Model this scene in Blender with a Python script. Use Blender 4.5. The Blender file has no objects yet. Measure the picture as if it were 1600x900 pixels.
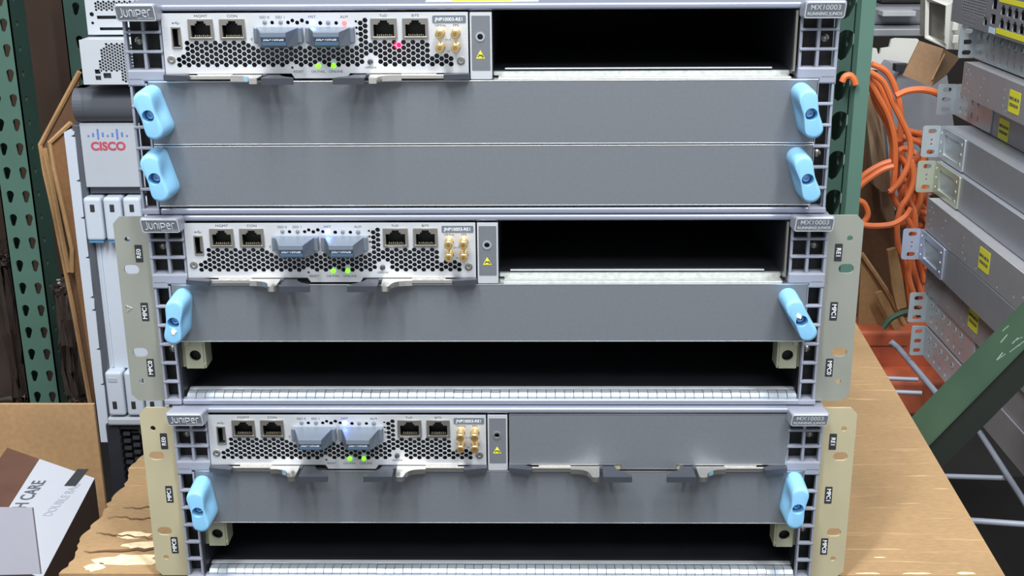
import bpy, bmesh, math, random
from math import sin, cos, pi, radians, atan2, sqrt
from mathutils import Vector, Matrix
random.seed(7)
S = bpy.context.scene
COL = S.collection
# ------------------------------------------------------------------ camera
CR = Vector((0.99988238, 0.01417801, -0.00584887))
CU = Vector((0.00115253, 0.31081746, 0.95046893))
CW = Vector((-0.01529369, 0.95036387, -0.31076456))
CO = Vector((0.0312035, -0.77054958, 0.46836906))
FPX = 1932.45
cd = bpy.data.cameras.new('camera'); cam = bpy.data.objects.new('camera', cd); COL.objects.link(cam)
cd.sensor_width = 36.0; cd.lens = FPX/1600*36.0; cd.clip_start = 0.02; cd.clip_end = 60
cam.matrix_world = Matrix(((CR.x, CU.x, -CW.x, CO.x), (CR.y, CU.y, -CW.y, CO.y), (CR.z, CU.z, -CW.z, CO.z), (0, 0, 0, 1)))
S.camera = cam
# ------------------------------------------------------------------ world, lights, exposure
S.view_settings.view_transform = 'Standard'; S.view_settings.look = 'None'
S.view_settings.gamma = 1.0; S.view_settings.use_curve_mapping = False
S.view_settings.exposure = 0.36
w = bpy.data.worlds.new('warehouse_air'); S.world = w; w.use_nodes = True
w.node_tree.nodes['Background'].inputs[0].default_value = (0.90, 0.95, 1.0, 1)
w.node_tree.nodes['Background'].inputs[1].default_value = 0.46
def area(name, loc, target, sx, sy, power, col):
    l = bpy.data.lights.new(name, 'AREA'); l.shape = 'RECTANGLE'; l.size = sx; l.size_y = sy; l.energy = power; l.color = col
    o = bpy.data.objects.new(name, l); COL.objects.link(o); o.location = loc
    o.rotation_euler = (Vector(target)-Vector(loc)).to_track_quat('-Z', 'Y').to_euler()
    o['kind'] = 'structure'
    return o
area('ceiling_tube_light', (-0.45, -0.85, 2.3), (0, 0, 0.1), 0.10, 1.2, 44, (0.95, 0.98, 1.0))
area('ceiling_tube_light', (0.55, -0.95, 2.3), (0, 0, 0.1), 0.10, 1.2, 44, (0.95, 0.98, 1.0))
area('ceiling_tube_light', (0.1, 1.0, 2.9), (0, 1.0, 0.0), 1.6, 0.15, 14, (0.95, 0.98, 1.0))
area('ceiling_tube_light', (0.0, -2.6, 2.6), (0, 0, 0.1), 2.4, 0.5, 34, (0.93, 0.97, 1.0))

# ------------------------------------------------------------------ helpers
def at(px, py, Y):
    d = CW*FPX + CR*(px-800) - CU*(py-450)
    return CO + d*((Y-CO.y)/d.y)
def atz(px, py, Z):
    d = CW*FPX + CR*(px-800) - CU*(py-450)
    return CO + d*((Z-CO.z)/d.z)
def atx(px, py, X):
    d = CW*FPX + CR*(px-800) - CU*(py-450)
    return CO + d*((X-CO.x)/d.x)
def lin(h):
    h = h.lstrip('#'); r = []
    for i in (0, 2, 4):
        c = int(h[i:i+2], 16)/255
        r.append(c/12.92 if c <= .04045 else ((c+.055)/1.055)**2.4)
    return (*r, 1)
def mat(name, col, rough=.5, metal=0, var=.06, scale=40, bump=0, emit=None, es=0, stretch=(1, 1, 1), spec=.5, bscale=None, coat=0):
    m = bpy.data.materials.new(name); m.use_nodes = True; nt = m.node_tree; b = nt.nodes['Principled BSDF']
    c = lin(col); b.inputs['Roughness'].default_value = rough; b.inputs['Metallic'].default_value = metal
    b.inputs['Specular IOR Level'].default_value = spec
    if coat: b.inputs['Coat Weight'].default_value = coat
    tc = nt.nodes.new('ShaderNodeTexCoord'); mp = nt.nodes.new('ShaderNodeMapping'); mp.inputs['Scale'].default_value = stretch
    nt.links.new(tc.outputs['Object'], mp.inputs[0])
    n = nt.nodes.new('ShaderNodeTexNoise'); n.inputs['Scale'].default_value = scale; n.inputs['Detail'].default_value = 6
    nt.links.new(mp.outputs[0], n.inputs['Vector'])
    cr = nt.nodes.new('ShaderNodeValToRGB')
    cr.color_ramp.elements[0].position = .3; cr.color_ramp.elements[1].position = .7
    cr.color_ramp.elements[0].color = tuple(max(0, x*(1-var)) for x in c[:3])+(1,)
    cr.color_ramp.elements[1].color = tuple(min(1, x*(1+var)) for x in c[:3])+(1,)
    nt.links.new(n.outputs['Fac'], cr.inputs[0]); nt.links.new(cr.outputs[0], b.inputs['Base Color'])
    if bump:
        n2 = n
        if bscale:
            n2 = nt.nodes.new('ShaderNodeTexNoise'); n2.inputs['Scale'].default_value = bscale; n2.inputs['Detail'].default_value = 4
            nt.links.new(mp.outputs[0], n2.inputs['Vector'])
        bp = nt.nodes.new('ShaderNodeBump'); bp.inputs['Strength'].default_value = bump; bp.inputs['Distance'].default_value = .002
        nt.links.new(n2.outputs['Fac'], bp.inputs['Height']); nt.links.new(bp.outputs[0], b.inputs['Normal'])
    if emit:
        b.inputs['Emission Color'].default_value = lin(emit); b.inputs['Emission Strength'].default_value = es
    return m
class MB:
    def __init__(s): s.bm = bmesh.new()
    def box(s, x0, x1, y0, y1, z0, z1, bev=0, mx=None, seg=2):
        r = bmesh.ops.create_cube(s.bm, size=1)
        vs = r['verts']
        for v in vs:
            v.co = Vector(((x0+x1)/2+v.co.x*(x1-x0), (y0+y1)/2+v.co.y*(y1-y0), (z0+z1)/2+v.co.z*(z1-z0)))
        if bev:
            es = list({e for v in vs for e in v.link_edges})
            r2 = bmesh.ops.bevel(s.bm, geom=es, offset=bev, segments=seg, affect='EDGES', profile=.5)
            vs = list({v for f in r2['faces'] for v in f.verts} | {v for v in vs if v.is_valid})
        if mx is not None:
            for v in vs: v.co = mx @ v.co
        return s
    def prism(s, pts, off):
        """closed polygon (3-D points) extruded by vector off"""
        off = Vector(off); a = [s.bm.verts.new(Vector(p)) for p in pts]; b = [s.bm.verts.new(Vector(p)+off) for p in pts]
        n = len(pts); s.bm.faces.new(a); s.bm.faces.new(list(reversed(b)))
        for i in range(n): s.bm.faces.new((a[i], b[i], b[(i+1) % n], a[(i+1) % n]))
        return s
    def rings(s, rings, cap0=True, cap1=True):
        R = [[s.bm.verts.new(Vector(p)) for p in r] for r in rings]; n = len(R[0])
        for k in range(len(R)-1):
            for i in range(n): s.bm.faces.new((R[k][i], R[k][(i+1) % n], R[k+1][(i+1) % n], R[k+1][i]))
        if cap0: s.bm.faces.new(list(reversed(R[0])))
        if cap1: s.bm.faces.new(R[-1])
        return s
    def lathe(s, c, axis, prof, n=20, cap0=True, cap1=True):
        """prof: (distance along axis, radius)"""
        axis = Vector(axis).normalized(); c = Vector(c)
        a = axis.orthogonal().normalized(); b = axis.cross(a)
        return s.rings([[c+axis*t+(a*cos(2*pi*i/n)+b*sin(2*pi*i/n))*r for i in range(n)] for t, r in prof], cap0, cap1)
    def tube(s, pts, r, n=8):
        pts = [Vector(p) for p in pts]; rs = []; pa = None
        for i, p in enumerate(pts):
            t = (pts[min(i+1, len(pts)-1)]-pts[max(i-1, 0)]).normalized()
            a = t.orthogonal().normalized() if pa is None else (pa-t*pa.dot(t)).normalized()
            pa = a; b = t.cross(a); rs.append([p+(a*cos(2*pi*k/n)+b*sin(2*pi*k/n))*r for k in range(n)])
        return s.rings(rs)
    def add(s, me):
        s.bm.from_mesh(me); return s
    def mesh(s, name, m, smooth=False):
        bmesh.ops.recalc_face_normals(s.bm, faces=s.bm.faces)
        me = bpy.data.meshes.new(name); s.bm.to_mesh(me); s.bm.free()
        if m: me.materials.append(m)
        if smooth:
            for p in me.polygons: p.use_smooth = True
            me.set_sharp_from_angle(angle=radians(40))
        return me
def link(name, me, parent=None, label=None):
    o = bpy.data.objects.new(name, me); COL.objects.link(o)
    if parent is not None: o.parent = parent
    if label: o['label'] = label
    return o
def tag(o, label, cat, group=None, kind=None):
    o['label'] = label; o['category'] = cat
    if group: o['group'] = group
    if kind: o['kind'] = kind
    return o
def empty(name, loc, label, cat, group=None):
    o = bpy.data.objects.new(name, None); COL.objects.link(o); o.location = loc; o.empty_display_size = .02
    return tag(o, label, cat, group)
def curve_mesh(build, extrude, m, name='plate', offset=0):
    cu = bpy.data.curves.new(name, 'CURVE'); cu.dimensions = '2D'; cu.fill_mode = 'BOTH'; cu.extrude = extrude/2
    for pts in build:
        sp = cu.splines.new('POLY'); sp.points.add(len(pts)-1); sp.use_cyclic_u = True
        for i, p in enumerate(pts): sp.points[i].co = (p[0], p[1], 0, 1)
    o = bpy.data.objects.new(name, cu); COL.objects.link(o)
    bpy.context.view_layer.update()
    me = bpy.data.meshes.new_from_object(o.evaluated_get(bpy.context.evaluated_depsgraph_get()))
    bpy.data.objects.remove(o); bpy.data.curves.remove(cu)
    me.materials.clear(); me.materials.append(m)
    return me
FRONT = Matrix(((1, 0, 0, 0), (0, 0, -1, 0), (0, 1, 0, 0), (0, 0, 0, 1)))   # xy drawing -> upright, facing the viewer (-Y)
def plate(outs, holes, th, m, name, front_y=0, M=None):
    """outline(s) and holes given as (x, z) metres; the front face lies at y = front_y"""
    me = curve_mesh(outs+holes, th, m, name)
    me.transform((M or Matrix()) @ Matrix.Translation((0, front_y+th/2, 0)) @ FRONT)
    return me
TC = {}
def text_mesh(s, size, m, bold=0, ext=.00006, sx=1.0):
    k = (s, size, m.name, bold, sx)
    if k in TC: return TC[k].copy()
    cu = bpy.data.curves.new('lettering', 'FONT'); cu.body = s; cu.size = size; cu.align_x = 'CENTER'; cu.align_y = 'CENTER'
    cu.extrude = ext; cu.offset = bold; cu.resolution_u = 4
    o = bpy.data.objects.new('t', cu); COL.objects.link(o); bpy.context.view_layer.update()
    me = bpy.data.meshes.new_from_object(o.evaluated_get(bpy.context.evaluated_depsgraph_get()))
    bpy.data.objects.remove(o); bpy.data.curves.remove(cu)
    me.materials.clear(); me.materials.append(m); me.transform(Matrix.Scale(sx, 4, (1, 0, 0)))
    TC[k] = me; return me.copy()
def ngon(cx, cz, r, n=12, rot=0, sx=1, sz=1): return [(cx+r*sx*cos(rot+2*pi*i/n), cz+r*sz*sin(rot+2*pi*i/n)) for i in range(n)]
def rrect(x0, x1, z0, z1, r, n=4):
    out = []
    for cx, cz, a in ((x1-r, z1-r, 0), (x0+r, z1-r, pi/2), (x0+r, z0+r, pi), (x1-r, z0+r, 3*pi/2)):
        for i in range(n+1): out.append((cx+r*cos(a+pi/2*i/n), cz+r*sin(a+pi/2*i/n)))
    return out
def slot(cx, cz, w_, h_): return rrect(cx-w_/2, cx+w_/2, cz-h_/2, cz+h_/2, min(w_, h_)/2-1e-5, 6)

# ------------------------------------------------------------------ materials
PANEL = mat('slate_paint', '#7B7F85', .42, .35, .03, 400, .04)
STEEL = mat('brushed_aluminium', '#E2E4E8', .36, .55, .06, 60, .02, stretch=(1, 1, 40))
LIPM = mat('periwinkle_grey_paint', '#959AAA', .30, .35, .02, 60)
BEZ = mat('grey_plastic', '#9396A3', .36, 0, .02, 60)
BADGE = mat('badge_grey', '#8A9099', .5, 0, .02)
SILVER = mat('bright_silver', '#E8EAEE', .22, .9, .02)
WHITE = mat('white_print', '#F2F4F6', .5, 0, 0)
INK = mat('grey_print', '#53565C', .6, 0, 0)
DARKIN = mat('dark_interior', '#3B3E44', .35, .4, .12, 30)
BLACK = mat('black_plastic', '#0A0B0D', .5, 0, 0)
GRIP = mat('charcoal_grip', '#3D4048', .38, .1, .03)
NICKEL = mat('polished_nickel', '#E8E4DC', .2, .95, .04, 30)
PORTM = mat('port_shell', '#A8A49C', .32, .85, .05)
GOLD = mat('gold_plating', '#E4C688', .28, .9, .05)
SSD = mat('carrier_slate', '#68717D', .4, .1, .03)
SKY = mat('light_blue_strip', '#7FA3C8', .5, 0, 0)
BLUE = mat('light_blue_plastic', '#86BEE2', .42, 0, .015, 30)
DEEPBLUE = mat('deep_blue_recess', '#2E6FA8', .4, 0, 0)
ZINC = mat('zinc_plate', '#A1A399', .42, .4, .05, 25, .02)
ZINC_TINT = mat('zinc_carton_reflection', '#CFC4A2', .40, .4, .05, 25, .02)  # same zinc, warm reflection of the carton painted into its colour
TAG = mat('black_tag', '#303134', .5, 0, 0)
YEL = mat('yellow_sticker', '#E8E23C', .5, 0, 0)
OLIVE = mat('pale_zinc_block', '#B9BAA0', .4, .5, .05)
FING = mat('spring_steel', '#A3ABB2', .34, .5, .04, 200)
GASKET = mat('silver_gasket', '#C9CCC8', .45, .5, .15, 300, .3)
LEDB = mat('blue_led', '#DDE8FF', .4, emit='#4466FF', es=40)
LEDG = mat('green_led', '#6CFF20', .4, emit='#5CFF10', es=2.6)
LEDR = mat('red_led', '#FF6060', .4, emit='#FF5050', es=2.2)
LEDX = mat('unlit_led', '#7B818B', .5, 0, 0)
GLOWR = mat('red_board_led', '#FF2050', .4, emit='#FF1040', es=4)
CHIP = mat('peeled_paint', '#E9E4D8', .7, 0, .1, 300)

# ================================================================== STRUCTURE
FLOORM = mat('concrete', '#2C2927', .8, 0, .12, 3, .1)
WALLM = mat('dark_wall', '#2A2521', .9, 0, .2, 3)
f = link('floor', MB().box(-5, 5, -4, 4.2, -1.3, -1.2).mesh('floor', FLOORM)); f['kind'] = 'structure'
f = link('wall_back', MB().box(-5, 5, 4.2, 4.3, -1.2, 3.6).mesh('wall_back', WALLM)); f['kind'] = 'structure'

# ================================================================== big carton the routers stand on
def kraft(name, col, var=.10, bump=.15, torn=False, dark=None):
    m = bpy.data.materials.new(name); m.use_nodes = True; nt = m.node_tree; b = nt.nodes['Principled BSDF']
    b.inputs['Roughness'].default_value = .75; b.inputs['Specular IOR Level'].default_value = .25
    tc = nt.nodes.new('ShaderNodeTexCoord')
    def noise(scale, stretch, det=6, dist=0):
        mp = nt.nodes.new('ShaderNodeMapping'); mp.inputs['Scale'].default_value = stretch
        nt.links.new(tc.outputs['Object'], mp.inputs[0])
        n = nt.nodes.new('ShaderNodeTexNoise'); n.inputs['Scale'].default_value = scale; n.inputs['Detail'].default_value = det
        n.inputs['Distortion'].default_value = dist
        nt.links.new(mp.outputs[0], n.inputs['Vector']); return n
    c = lin(col)
    a = noise(9, (1, 1.3, 1)); fine = noise(150, (1, 3, 1))
    r = nt.nodes.new('ShaderNodeValToRGB'); r.color_ramp.elements[0].position = .32; r.color_ramp.elements[1].position = .7
    r.color_ramp.elements[0].color = tuple(x*(1-var*1.4) for x in c[:3])+(1,); r.color_ramp.elements[1].color = tuple(min(1, x*(1+var)) for x in c[:3])+(1,)
    nt.links.new(a.outputs['Fac'], r.inputs[0])
    mx = nt.nodes.new('ShaderNodeMixRGB'); mx.blend_type = 'OVERLAY'; mx.inputs[0].default_value = .22
    nt.links.new(r.outputs[0], mx.inputs[1]); nt.links.new(fine.outputs['Fac'], mx.inputs[2]); out = mx.outputs[0]
    if torn:
        # pale scuffs and scratches in the paper
        sc = noise(22, (.5, 9, 1), 8, .6); rr = nt.nodes.new('ShaderNodeValToRGB')
        rr.color_ramp.elements[0].position = .62; rr.color_ramp.elements[0].color = (0, 0, 0, 1); rr.color_ramp.elements[1].position = .70; rr.color_ramp.elements[1].color = (.5, .5, .5, 1)
        nt.links.new(sc.outputs['Fac'], rr.inputs[0])
        m2 = nt.nodes.new('ShaderNodeMixRGB'); m2.inputs[2].default_value = lin('#D9B988')
        nt.links.new(rr.outputs[0], m2.inputs[0]); nt.links.new(out, m2.inputs[1]); out = m2.outputs[0]
    nt.links.new(out, b.inputs['Base Color'])
    bp = nt.nodes.new('ShaderNodeBump'); bp.inputs['Strength'].default_value = bump; bp.inputs['Distance'].default_value = .002
    nt.links.new(a.outputs['Fac'], bp.inputs['Height']); nt.links.new(bp.outputs[0], b.inputs['Normal'])
    return m
KR = kraft('kraft_board', '#9A7D5A', torn=True, bump=.3)
KRL = kraft('kraft_board_light', '#AA8963')
KRD = kraft('kraft_board_dark', '#6B4F3A')
KRE = kraft('corrugated_edge', '#B08A60', .25, .6)
PAPER = mat('torn_inner_paper', '#E2CDA6', .8, 0, .2, 120, .5)
def carton():
    o = None
    # irregular, torn left edge
    L0 = [(-.307, .004), (-.299, .62)]
    pts = []
    n = 150
    for i in range(n+1):
        t = i/n; x = -.307+.008*t+random.uniform(-.0016, .0016)+.003*sin(t*61)*sin(t*17+1); pts.append((x, .004+.75*t))
    pts += [(.405, .754), (.367, .004)]
    mb = MB(); mb.prism([(x, y, 0) for x, y in pts], (0, 0, -.55))
    root = link('cardboard_box', mb.mesh('cardboard_box', KR))
    tag(root, 'large worn tan carton with ragged torn edge carrying the three stacked routers', 'box')
    # torn flakes: raised strips of paper with pale inner layer
    mb = MB()
    for (cx, cy, L, W) in [(-.262, .022, .05, .018), (-.252, .042, .045, .012), (-.272, .058, .03, .010), (-.25, .10, .03, .004), (-.262, .148, .03, .004), (-.285, .012, .016, .012), (-.246, .165, .02, .003)]:
        P = []
        k = 16
        for i in range(k):
            a = 2*pi*i/k; rr = random.uniform(.65, 1.15); P.append((cx+L/2*cos(a)*rr, cy+W/2*sin(a)*rr, .0002))
        link('torn_paper', MB().prism(P, (0, 0, .0006)).mesh('torn_paper', PAPER), root, 'pale torn patch of inner paper')
    for (cx, cy, L, W) in [(.305, .0062, .022, .002), (.34, .0066, .014, .003), (.27, .0060, .02, .0016), (.285, .028, .008, .0016)]:
        P = []
        for i in range(12):
            a = 2*pi*i/12; rr = random.uniform(.6, 1.15); P.append((cx+L/2*cos(a)*rr, cy+W/2*sin(a)*rr, .0002))
        link('torn_paper', MB().prism(P, (0, 0, .0005)).mesh('torn_paper', PAPER), root, 'pale torn patch of inner paper')
    mb = MB()
    for (x0, y0, x1, y1, ww) in [(-.30, .033, -.222, .041, .0016), (-.298, .085, -.235, .083, .0006), (-.292, .1, -.24, .107, .0006), (-.29, .16, -.24, .172, .0006), (-.30, .062, -.25, .052, .0008)]:
        N = 14; up = []; dn = []
        for i in range(N+1):
            t = i/N; x = x0+(x1-x0)*t; y = y0+(y1-y0)*t+random.uniform(-.0018, .0018); h = ww*sin(pi*t)+.0001
            up.append((x, y+h, .0009)); dn.append((x, y-h, .0009))
        link('tear', MB().prism(up+dn[::-1], (0, 0, .0002)).mesh('tear', KRD), root, 'dark crack where the paper lifts')
    return root
carton()

# ================================================================== ROUTER
HH = 133.0
def L(u, d, v): return Vector(((u-221)/1000, -d/1000, (HH-v)/1000))
def X(u): return (u-221)/1000
def Z(v): return (HH-v)/1000
def lbox(mb, u0, u1, v0, v1, d0, d1, bev=0, seg=2):
    return mb.box(X(u0), X(u1), -d1/1000, -d0/1000, Z(v1), Z(v0), bev/1000, seg=seg)
def pl(outs, holes, th, m, name, d=0):
    c = lambda P: [(X(a), Z(b)) for a, b in P]
    return plate([c(o) for o in outs], [c(h) for h in holes], th/1000, m, name, -d/1000)
MC = {}
def part(name, key, fn, parent, label=None):
    if key not in MC: MC[key] = fn()
    return link(name, MC[key], parent, label)
def ltext(name, s, u, v, d, size, m, parent, bold=0, sx=1.0, rot=0, fx=None):
    me = text_mesh(s, size/1000, m, bold/1000, sx=sx)
    me.transform(Matrix.Translation((X(u), -d/1000-.00003, Z(v))) @ FRONT @ Matrix.Rotation(rot, 4, 'Z'))
    if fx: fx(me)
    return link(name, me, parent)

# --- routing module face: hexagonal vent grid
def hexes(mirror=False):
    H = []; px = 2.91; pz = 3.36
    for i in range(0, 60):
        cu = 34.2+px*i
        for j in range(-1, 10):
            cv = 36.6-pz*j-(pz/2 if i % 2 else 0)
            if cu < 40: top = 31
            elif cu < 79: top = 22.6
            elif cu < 146.5: top = 26.2
            elif cu < 153: top = 9
            elif cu < 190.5: top = 23
            elif cu < 204.5: top = 30.6
            else: continue
            if cv < top-.2 or cv > 38.2: continue
            if (cu-153)**2+(cv-34.9)**2 < 4.6**2 or (cu-153)**2+(cv-38)**2 < 3.6**2: continue
            if (cu-104.3)**2+(cv-39)**2 < 2.6**2: continue
            if (cu-120.5)**2+(cv-37.3)**2 < 2.5**2 or (cu-130)**2+(cv-37.3)**2 < 2.5**2: continue
            H.append(ngon(cu, cv, 1.70, 6))
            
    return H
PORTS = {'MGMT': (41.6, 57.2), 'CON': (61.0, 76.8), 'ToD': (154.0, 170.2), 'BITS': (173.6, 189.4)}
def rj_outline(u0, u1, v0=10.6, v1=19.0):
    m = (u0+u1)/2
    return [(u0, v1), (u0, v0+2.0), (u0+2.2, v0+2.0), (m-3.4, v0+2.0), (m-3.4, v0+.9), (m-2.3, v0+.9), (m-2.3, v0-.5), (m+2.3, v0-.5), (m+2.3, v0+.9), (m+3.4, v0+.9), (m+3.4, v0+2.0), (u1, v0+2.0), (u1, v1)]
def re_face():
    out = [(25.2, 5.0), (213.8, 5.0), (213.8, 42.0), (140, 42.0), (138, 45.0), (105.5, 45.0), (103.5, 42.0), (25.2, 42.0)]
    holes = hexes()
    for k, (a, b) in PORTS.items(): holes.append([(a+1, 9.4), (b-1, 9.4), (b-1, 20), (a+1, 20)])
    holes.append([(31.3, 13.8), (36.4, 13.8), (36.4, 25.9), (31.3, 25.9)])
    for u, v, r in [(93.5, 10.9, 1.2), (103.3, 10.9, 1.2), (106.0, 9.7, 1.2), (108.9, 11, 1.3), (111.9, 9.7, 1.3), (115.1, 10.9, 1.2), (123.1, 11.3, 1.3), (132.9, 11.3, 1.2), (104.3, 38.4, .8), (29.5, 33.2, .9), (209.1, 34.6, .9)]:
        holes.append(ngon(u, v, r, 10))
    for u, v in [(145.0, 10.4), (145.2, 14.2), (145.4, 17.8)]: holes.append(ngon(u, v, .8, 8))
    return pl([out], holes, .8, STEEL, 'faceplate', .4)
def port_shell(a, b):
    m = pl([[(a, 8.6), (b, 8.6), (b, 21.2), (a, 21.2)]], [rj_outline(a+1.8, b-1.8, 10.2, 19.4)], 1.8, PORTM, 'port', 1.6)
    mb = MB(); mb.add(m)
    lbox(mb, a+1, b-1, 19.4, 20.6, .0, 2.0, .3)
    me = mb.mesh('port', PORTM); me.materials.append(PORTM); return me
def port_in(a, b):
    mb = MB(); mb.add(pl([[(a+1.1, 9.5), (b-1.1, 9.5), (b-1.1, 19.9), (a+1.1, 19.9)]], [rj_outline(a+1.9, b-1.9, 10.4, 19.4)], 7.5, BLACK, 'c', -.25)); lbox(mb, a+1.1, b-1.1, 9.5, 19.9, -10, -7.8); return mb.mesh('port_interior', BLACK)
def port_pins(a, b):
    mb = MB(); m = (a+b)/2
    for k in range(8): lbox(mb, m-4.6+k*1.27, m-4.6+k*1.27+.5, 18.4+.2*(k % 2), 19.4, -2.4, -1.4)
    return mb.mesh('contact_pins', mat('pale_gold_pins', '#EBDDB8', .25, .8))
def usb_fn():
    m = pl([[(30.8, 13.3), (36.9, 13.3), (36.9, 26.4), (30.8, 26.4)]], [[(31.6, 14.2), (36.1, 14.2), (36.1, 25.4), (31.6, 25.4)]], 1.2, PORTM, 'usb', 1.0)
    mb = MB(); mb.add(m); lbox(mb, 34.2, 35.6, 15, 24.6, -7, -1.6); lbox(mb, 31.6, 36.2, 25.4, 26.2, 0, 1.4, .2)
    return mb.mesh('usb_port', PORTM)
def usb_in():
    mb = MB(); mb.add(pl([[(31.4, 13.9), (36.3, 13.9), (36.3, 25.8), (31.4, 25.8)]], [[(31.7, 14.3), (36.0, 14.3), (36.0, 25.3), (31.7, 25.3)]], 7, BLACK, 'c', -.3)); lbox(mb, 31.4, 36.3, 13.9, 25.8, -9, -7.2); return mb.mesh('usb_interior', BLACK)
def ssd_wings(u0):
    # back flange with swept wings; plan trapezoid above it
    mb = MB()
    lbox(mb, u0, u0+6.2, 13.4, 23.2, 0, 4.5, .7); lbox(mb, u0+23.8, u0+30, 13.4, 23.2, 0, 4.5, .7)
    prof = [(13.6, .0), (13.6, 4.0), (14.4, 17.2), (15.0, 19.0), (17.3, 19.2), (23.6, 16.0), (24.6, 13.6), (24.2, 4.0), (23.6, 0)]
    def half(d): # half width as function of depth
        if d <= 4: return 12.6
        if d >= 14: return 7.7
        return 12.6-(d-4)/10*4.9
    c = u0+15
    R = []
    N = 9
    for i in range(N):
        t = -1+2*i/(N-1); R.append([L(c+t*half(d), d, v) for v, d in prof])
    # rings run across the width
    mb.rings(R)
    return mb.mesh('ssd_carrier', SSD)
def ssd_strip(u0):
    mb = MB(); c = u0+15
    def P(u, t, o=.12):   # point on the slanted front (t from 0 top to 1 bottom)
        return L(u, 19.2-3.2*t+o, 17.3+6.3*t+.02)
    mb.prism([P(c-7.2, .52), P(c+7.2, .52), P(c+7.2, .88), P(c-7.2, .88)], L(0, 0, 0)-L(0, .15, 0))
    mb.prism([P(c-7.4, -.02), P(c+7.4, -.02), P(c+7.4, .08), P(c-7.4, .08)], L(0, 0, 0)-L(0, .10, 0))
    return mb.mesh('colour_strip', SKY)
def ssd_text(u0, parent):
    me = text_mesh('SSD-100GB', .0026, mat('pale_print', '#C4CCD6', .5) if 'pale_print' not in bpy.data.materials else bpy.data.materials['pale_print'], 0, sx=1.0)
    me.transform(Matrix.Translation(L(u0+15, 18.55, 19.0)) @ Matrix.Rotation(-radians(27), 4, 'X') @ FRONT)
    link('lettering', me, parent)
def sma(u, v):
    def fn():
        mb = MB()
        mb.lathe(L(u, 0.3, v), (0, -1, 0), [(0, 2.9e-3), (.0012, 2.9e-3), (.0014, 2.5e-3), (.0042, 2.5e-3), (.0044, 2.1e-3), (.0066, 2.1e-3), (.0068, 2.7e-3), (.0098, 2.7e-3), (.0102, 2.3e-3), (.0102, 1.25e-3), (.0070, 1.15e-3), (.0070, .35e-3), (.0092, .3e-3)], 20)
        return mb.mesh('coaxial_connector', GOLD, True)
    return fn
def hook_fn(mir=False, u0=25.0, W=189.0):
    f_ = (lambda u: u0+(u-25)) if not mir else (lambda u: u0+W-(u-25))
    mb = MB()
    P = [(66.5, 0), (66.5, 6.2), (71, 6.4), (75, 7.4), (78, 9.6), (79.6, 12.5), (80.2, 16), (80.6, 17.6), (81.6, 18.2), (84.4, 18.2), (85.3, 17.6), (85.6, 16), (86.4, 0)]
    mb.prism([L(f_(u), d, 42.6) for u, d in P], L(0, 0, 1)-L(0, 0, 0)) if False else None
    mb.prism([L(f_(u), d, 42.4) for u, d in P], (0, 0, -.0034))
    # slim spring bar running to the outer end
    a, b = f_(39), f_(67); a, b = min(a, b), max(a, b)
    lbox(mb, a, b, 42.6, 45.2, 1.2, 3.6, .3)
    a, b = f_(45), f_(67); a, b = min(a, b), max(a, b)
    lbox(mb, a, b, 42.1, 42.8, -2, 1.0)
    return mb.mesh('ejector_lever', NICKEL)
def grip_fn(mir=False, u0=25.0, W=189.0):
    f_ = (lambda u: u0+(u-25)) if not mir else (lambda u: u0+W-(u-25))
    mb = MB()
    P = [(88.2, 0), (88.0, 17), (107.2, 17), (107.2, 13.6), (101.5, 9.5), (98, 5.5), (96.2, 0)]
    mb.prism([L(f_(u), d, 42.6) for u, d in P], (0, 0, -.0014))
    Q = [(88.0, 15), (88.0, 17.6), (107.4, 17.6), (107.4, 15)]
    mb.prism([L(f_(u), d, 42.4) for u, d in Q], (0, 0, -.0040))
    a, b = f_(86.2), f_(88.5); a, b = min(a, b), max(a, b)
    lbox(mb, a, b, 42.0, 44, 1, 6)
    return mb.mesh('ejector_grip', GRIP)
def cap_fn(mir=False, u0=25.0, W=189.0):
    f_ = (lambda u: u0+(u-25)) if not mir else (lambda u: u0+W-(u-25))
    mb = MB()
    P = [(24.6, 0.5), (24.8, 5.2), (31, 6.4), (39.5, 8.2), (40.4, 7.6), (40.6, 3.2), (36, 1.0)]
    mb.prism([L(f_(u), d, 42.0+.0) for u, d in P], (0, 0, -.0034))
    return mb.mesh('lever_tip', GRIP)
USB_ICON = [[(32.2, 10.9), (36.6, 10.9)], [(33.4, 10.9), (34.3, 10.1), (35.2, 10.1)], [(34.4, 10.9), (35.2, 11.7), (35.8, 11.7)]]
def usb_icon():
    mb = MB()
    for p in USB_ICON: mb.tube([L(u, .46, v) for u, v in p], .00013, 5)
    mb.lathe(L(32.2, .42, 10.9), (0, -1, 0), [(0, .5e-3), (.0001, .5e-3)], 10)
    return mb.mesh('usb_symbol', INK)
def levers(parent, key, u0, W):
    for mir in (False, True):
        part('ejector_lever', f'{key}hook{mir}', lambda: hook_fn(mir, u0, W), parent, 'polished silver ejector lever')
        part('ejector_grip', f'{key}grip{mir}', lambda: grip_fn(mir, u0, W), parent, 'charcoal finger grip of the ejector')
        part('lever_tip', f'{key}cap{mir}', lambda: cap_fn(mir, u0, W), parent, 'black end of the ejector lever')
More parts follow.
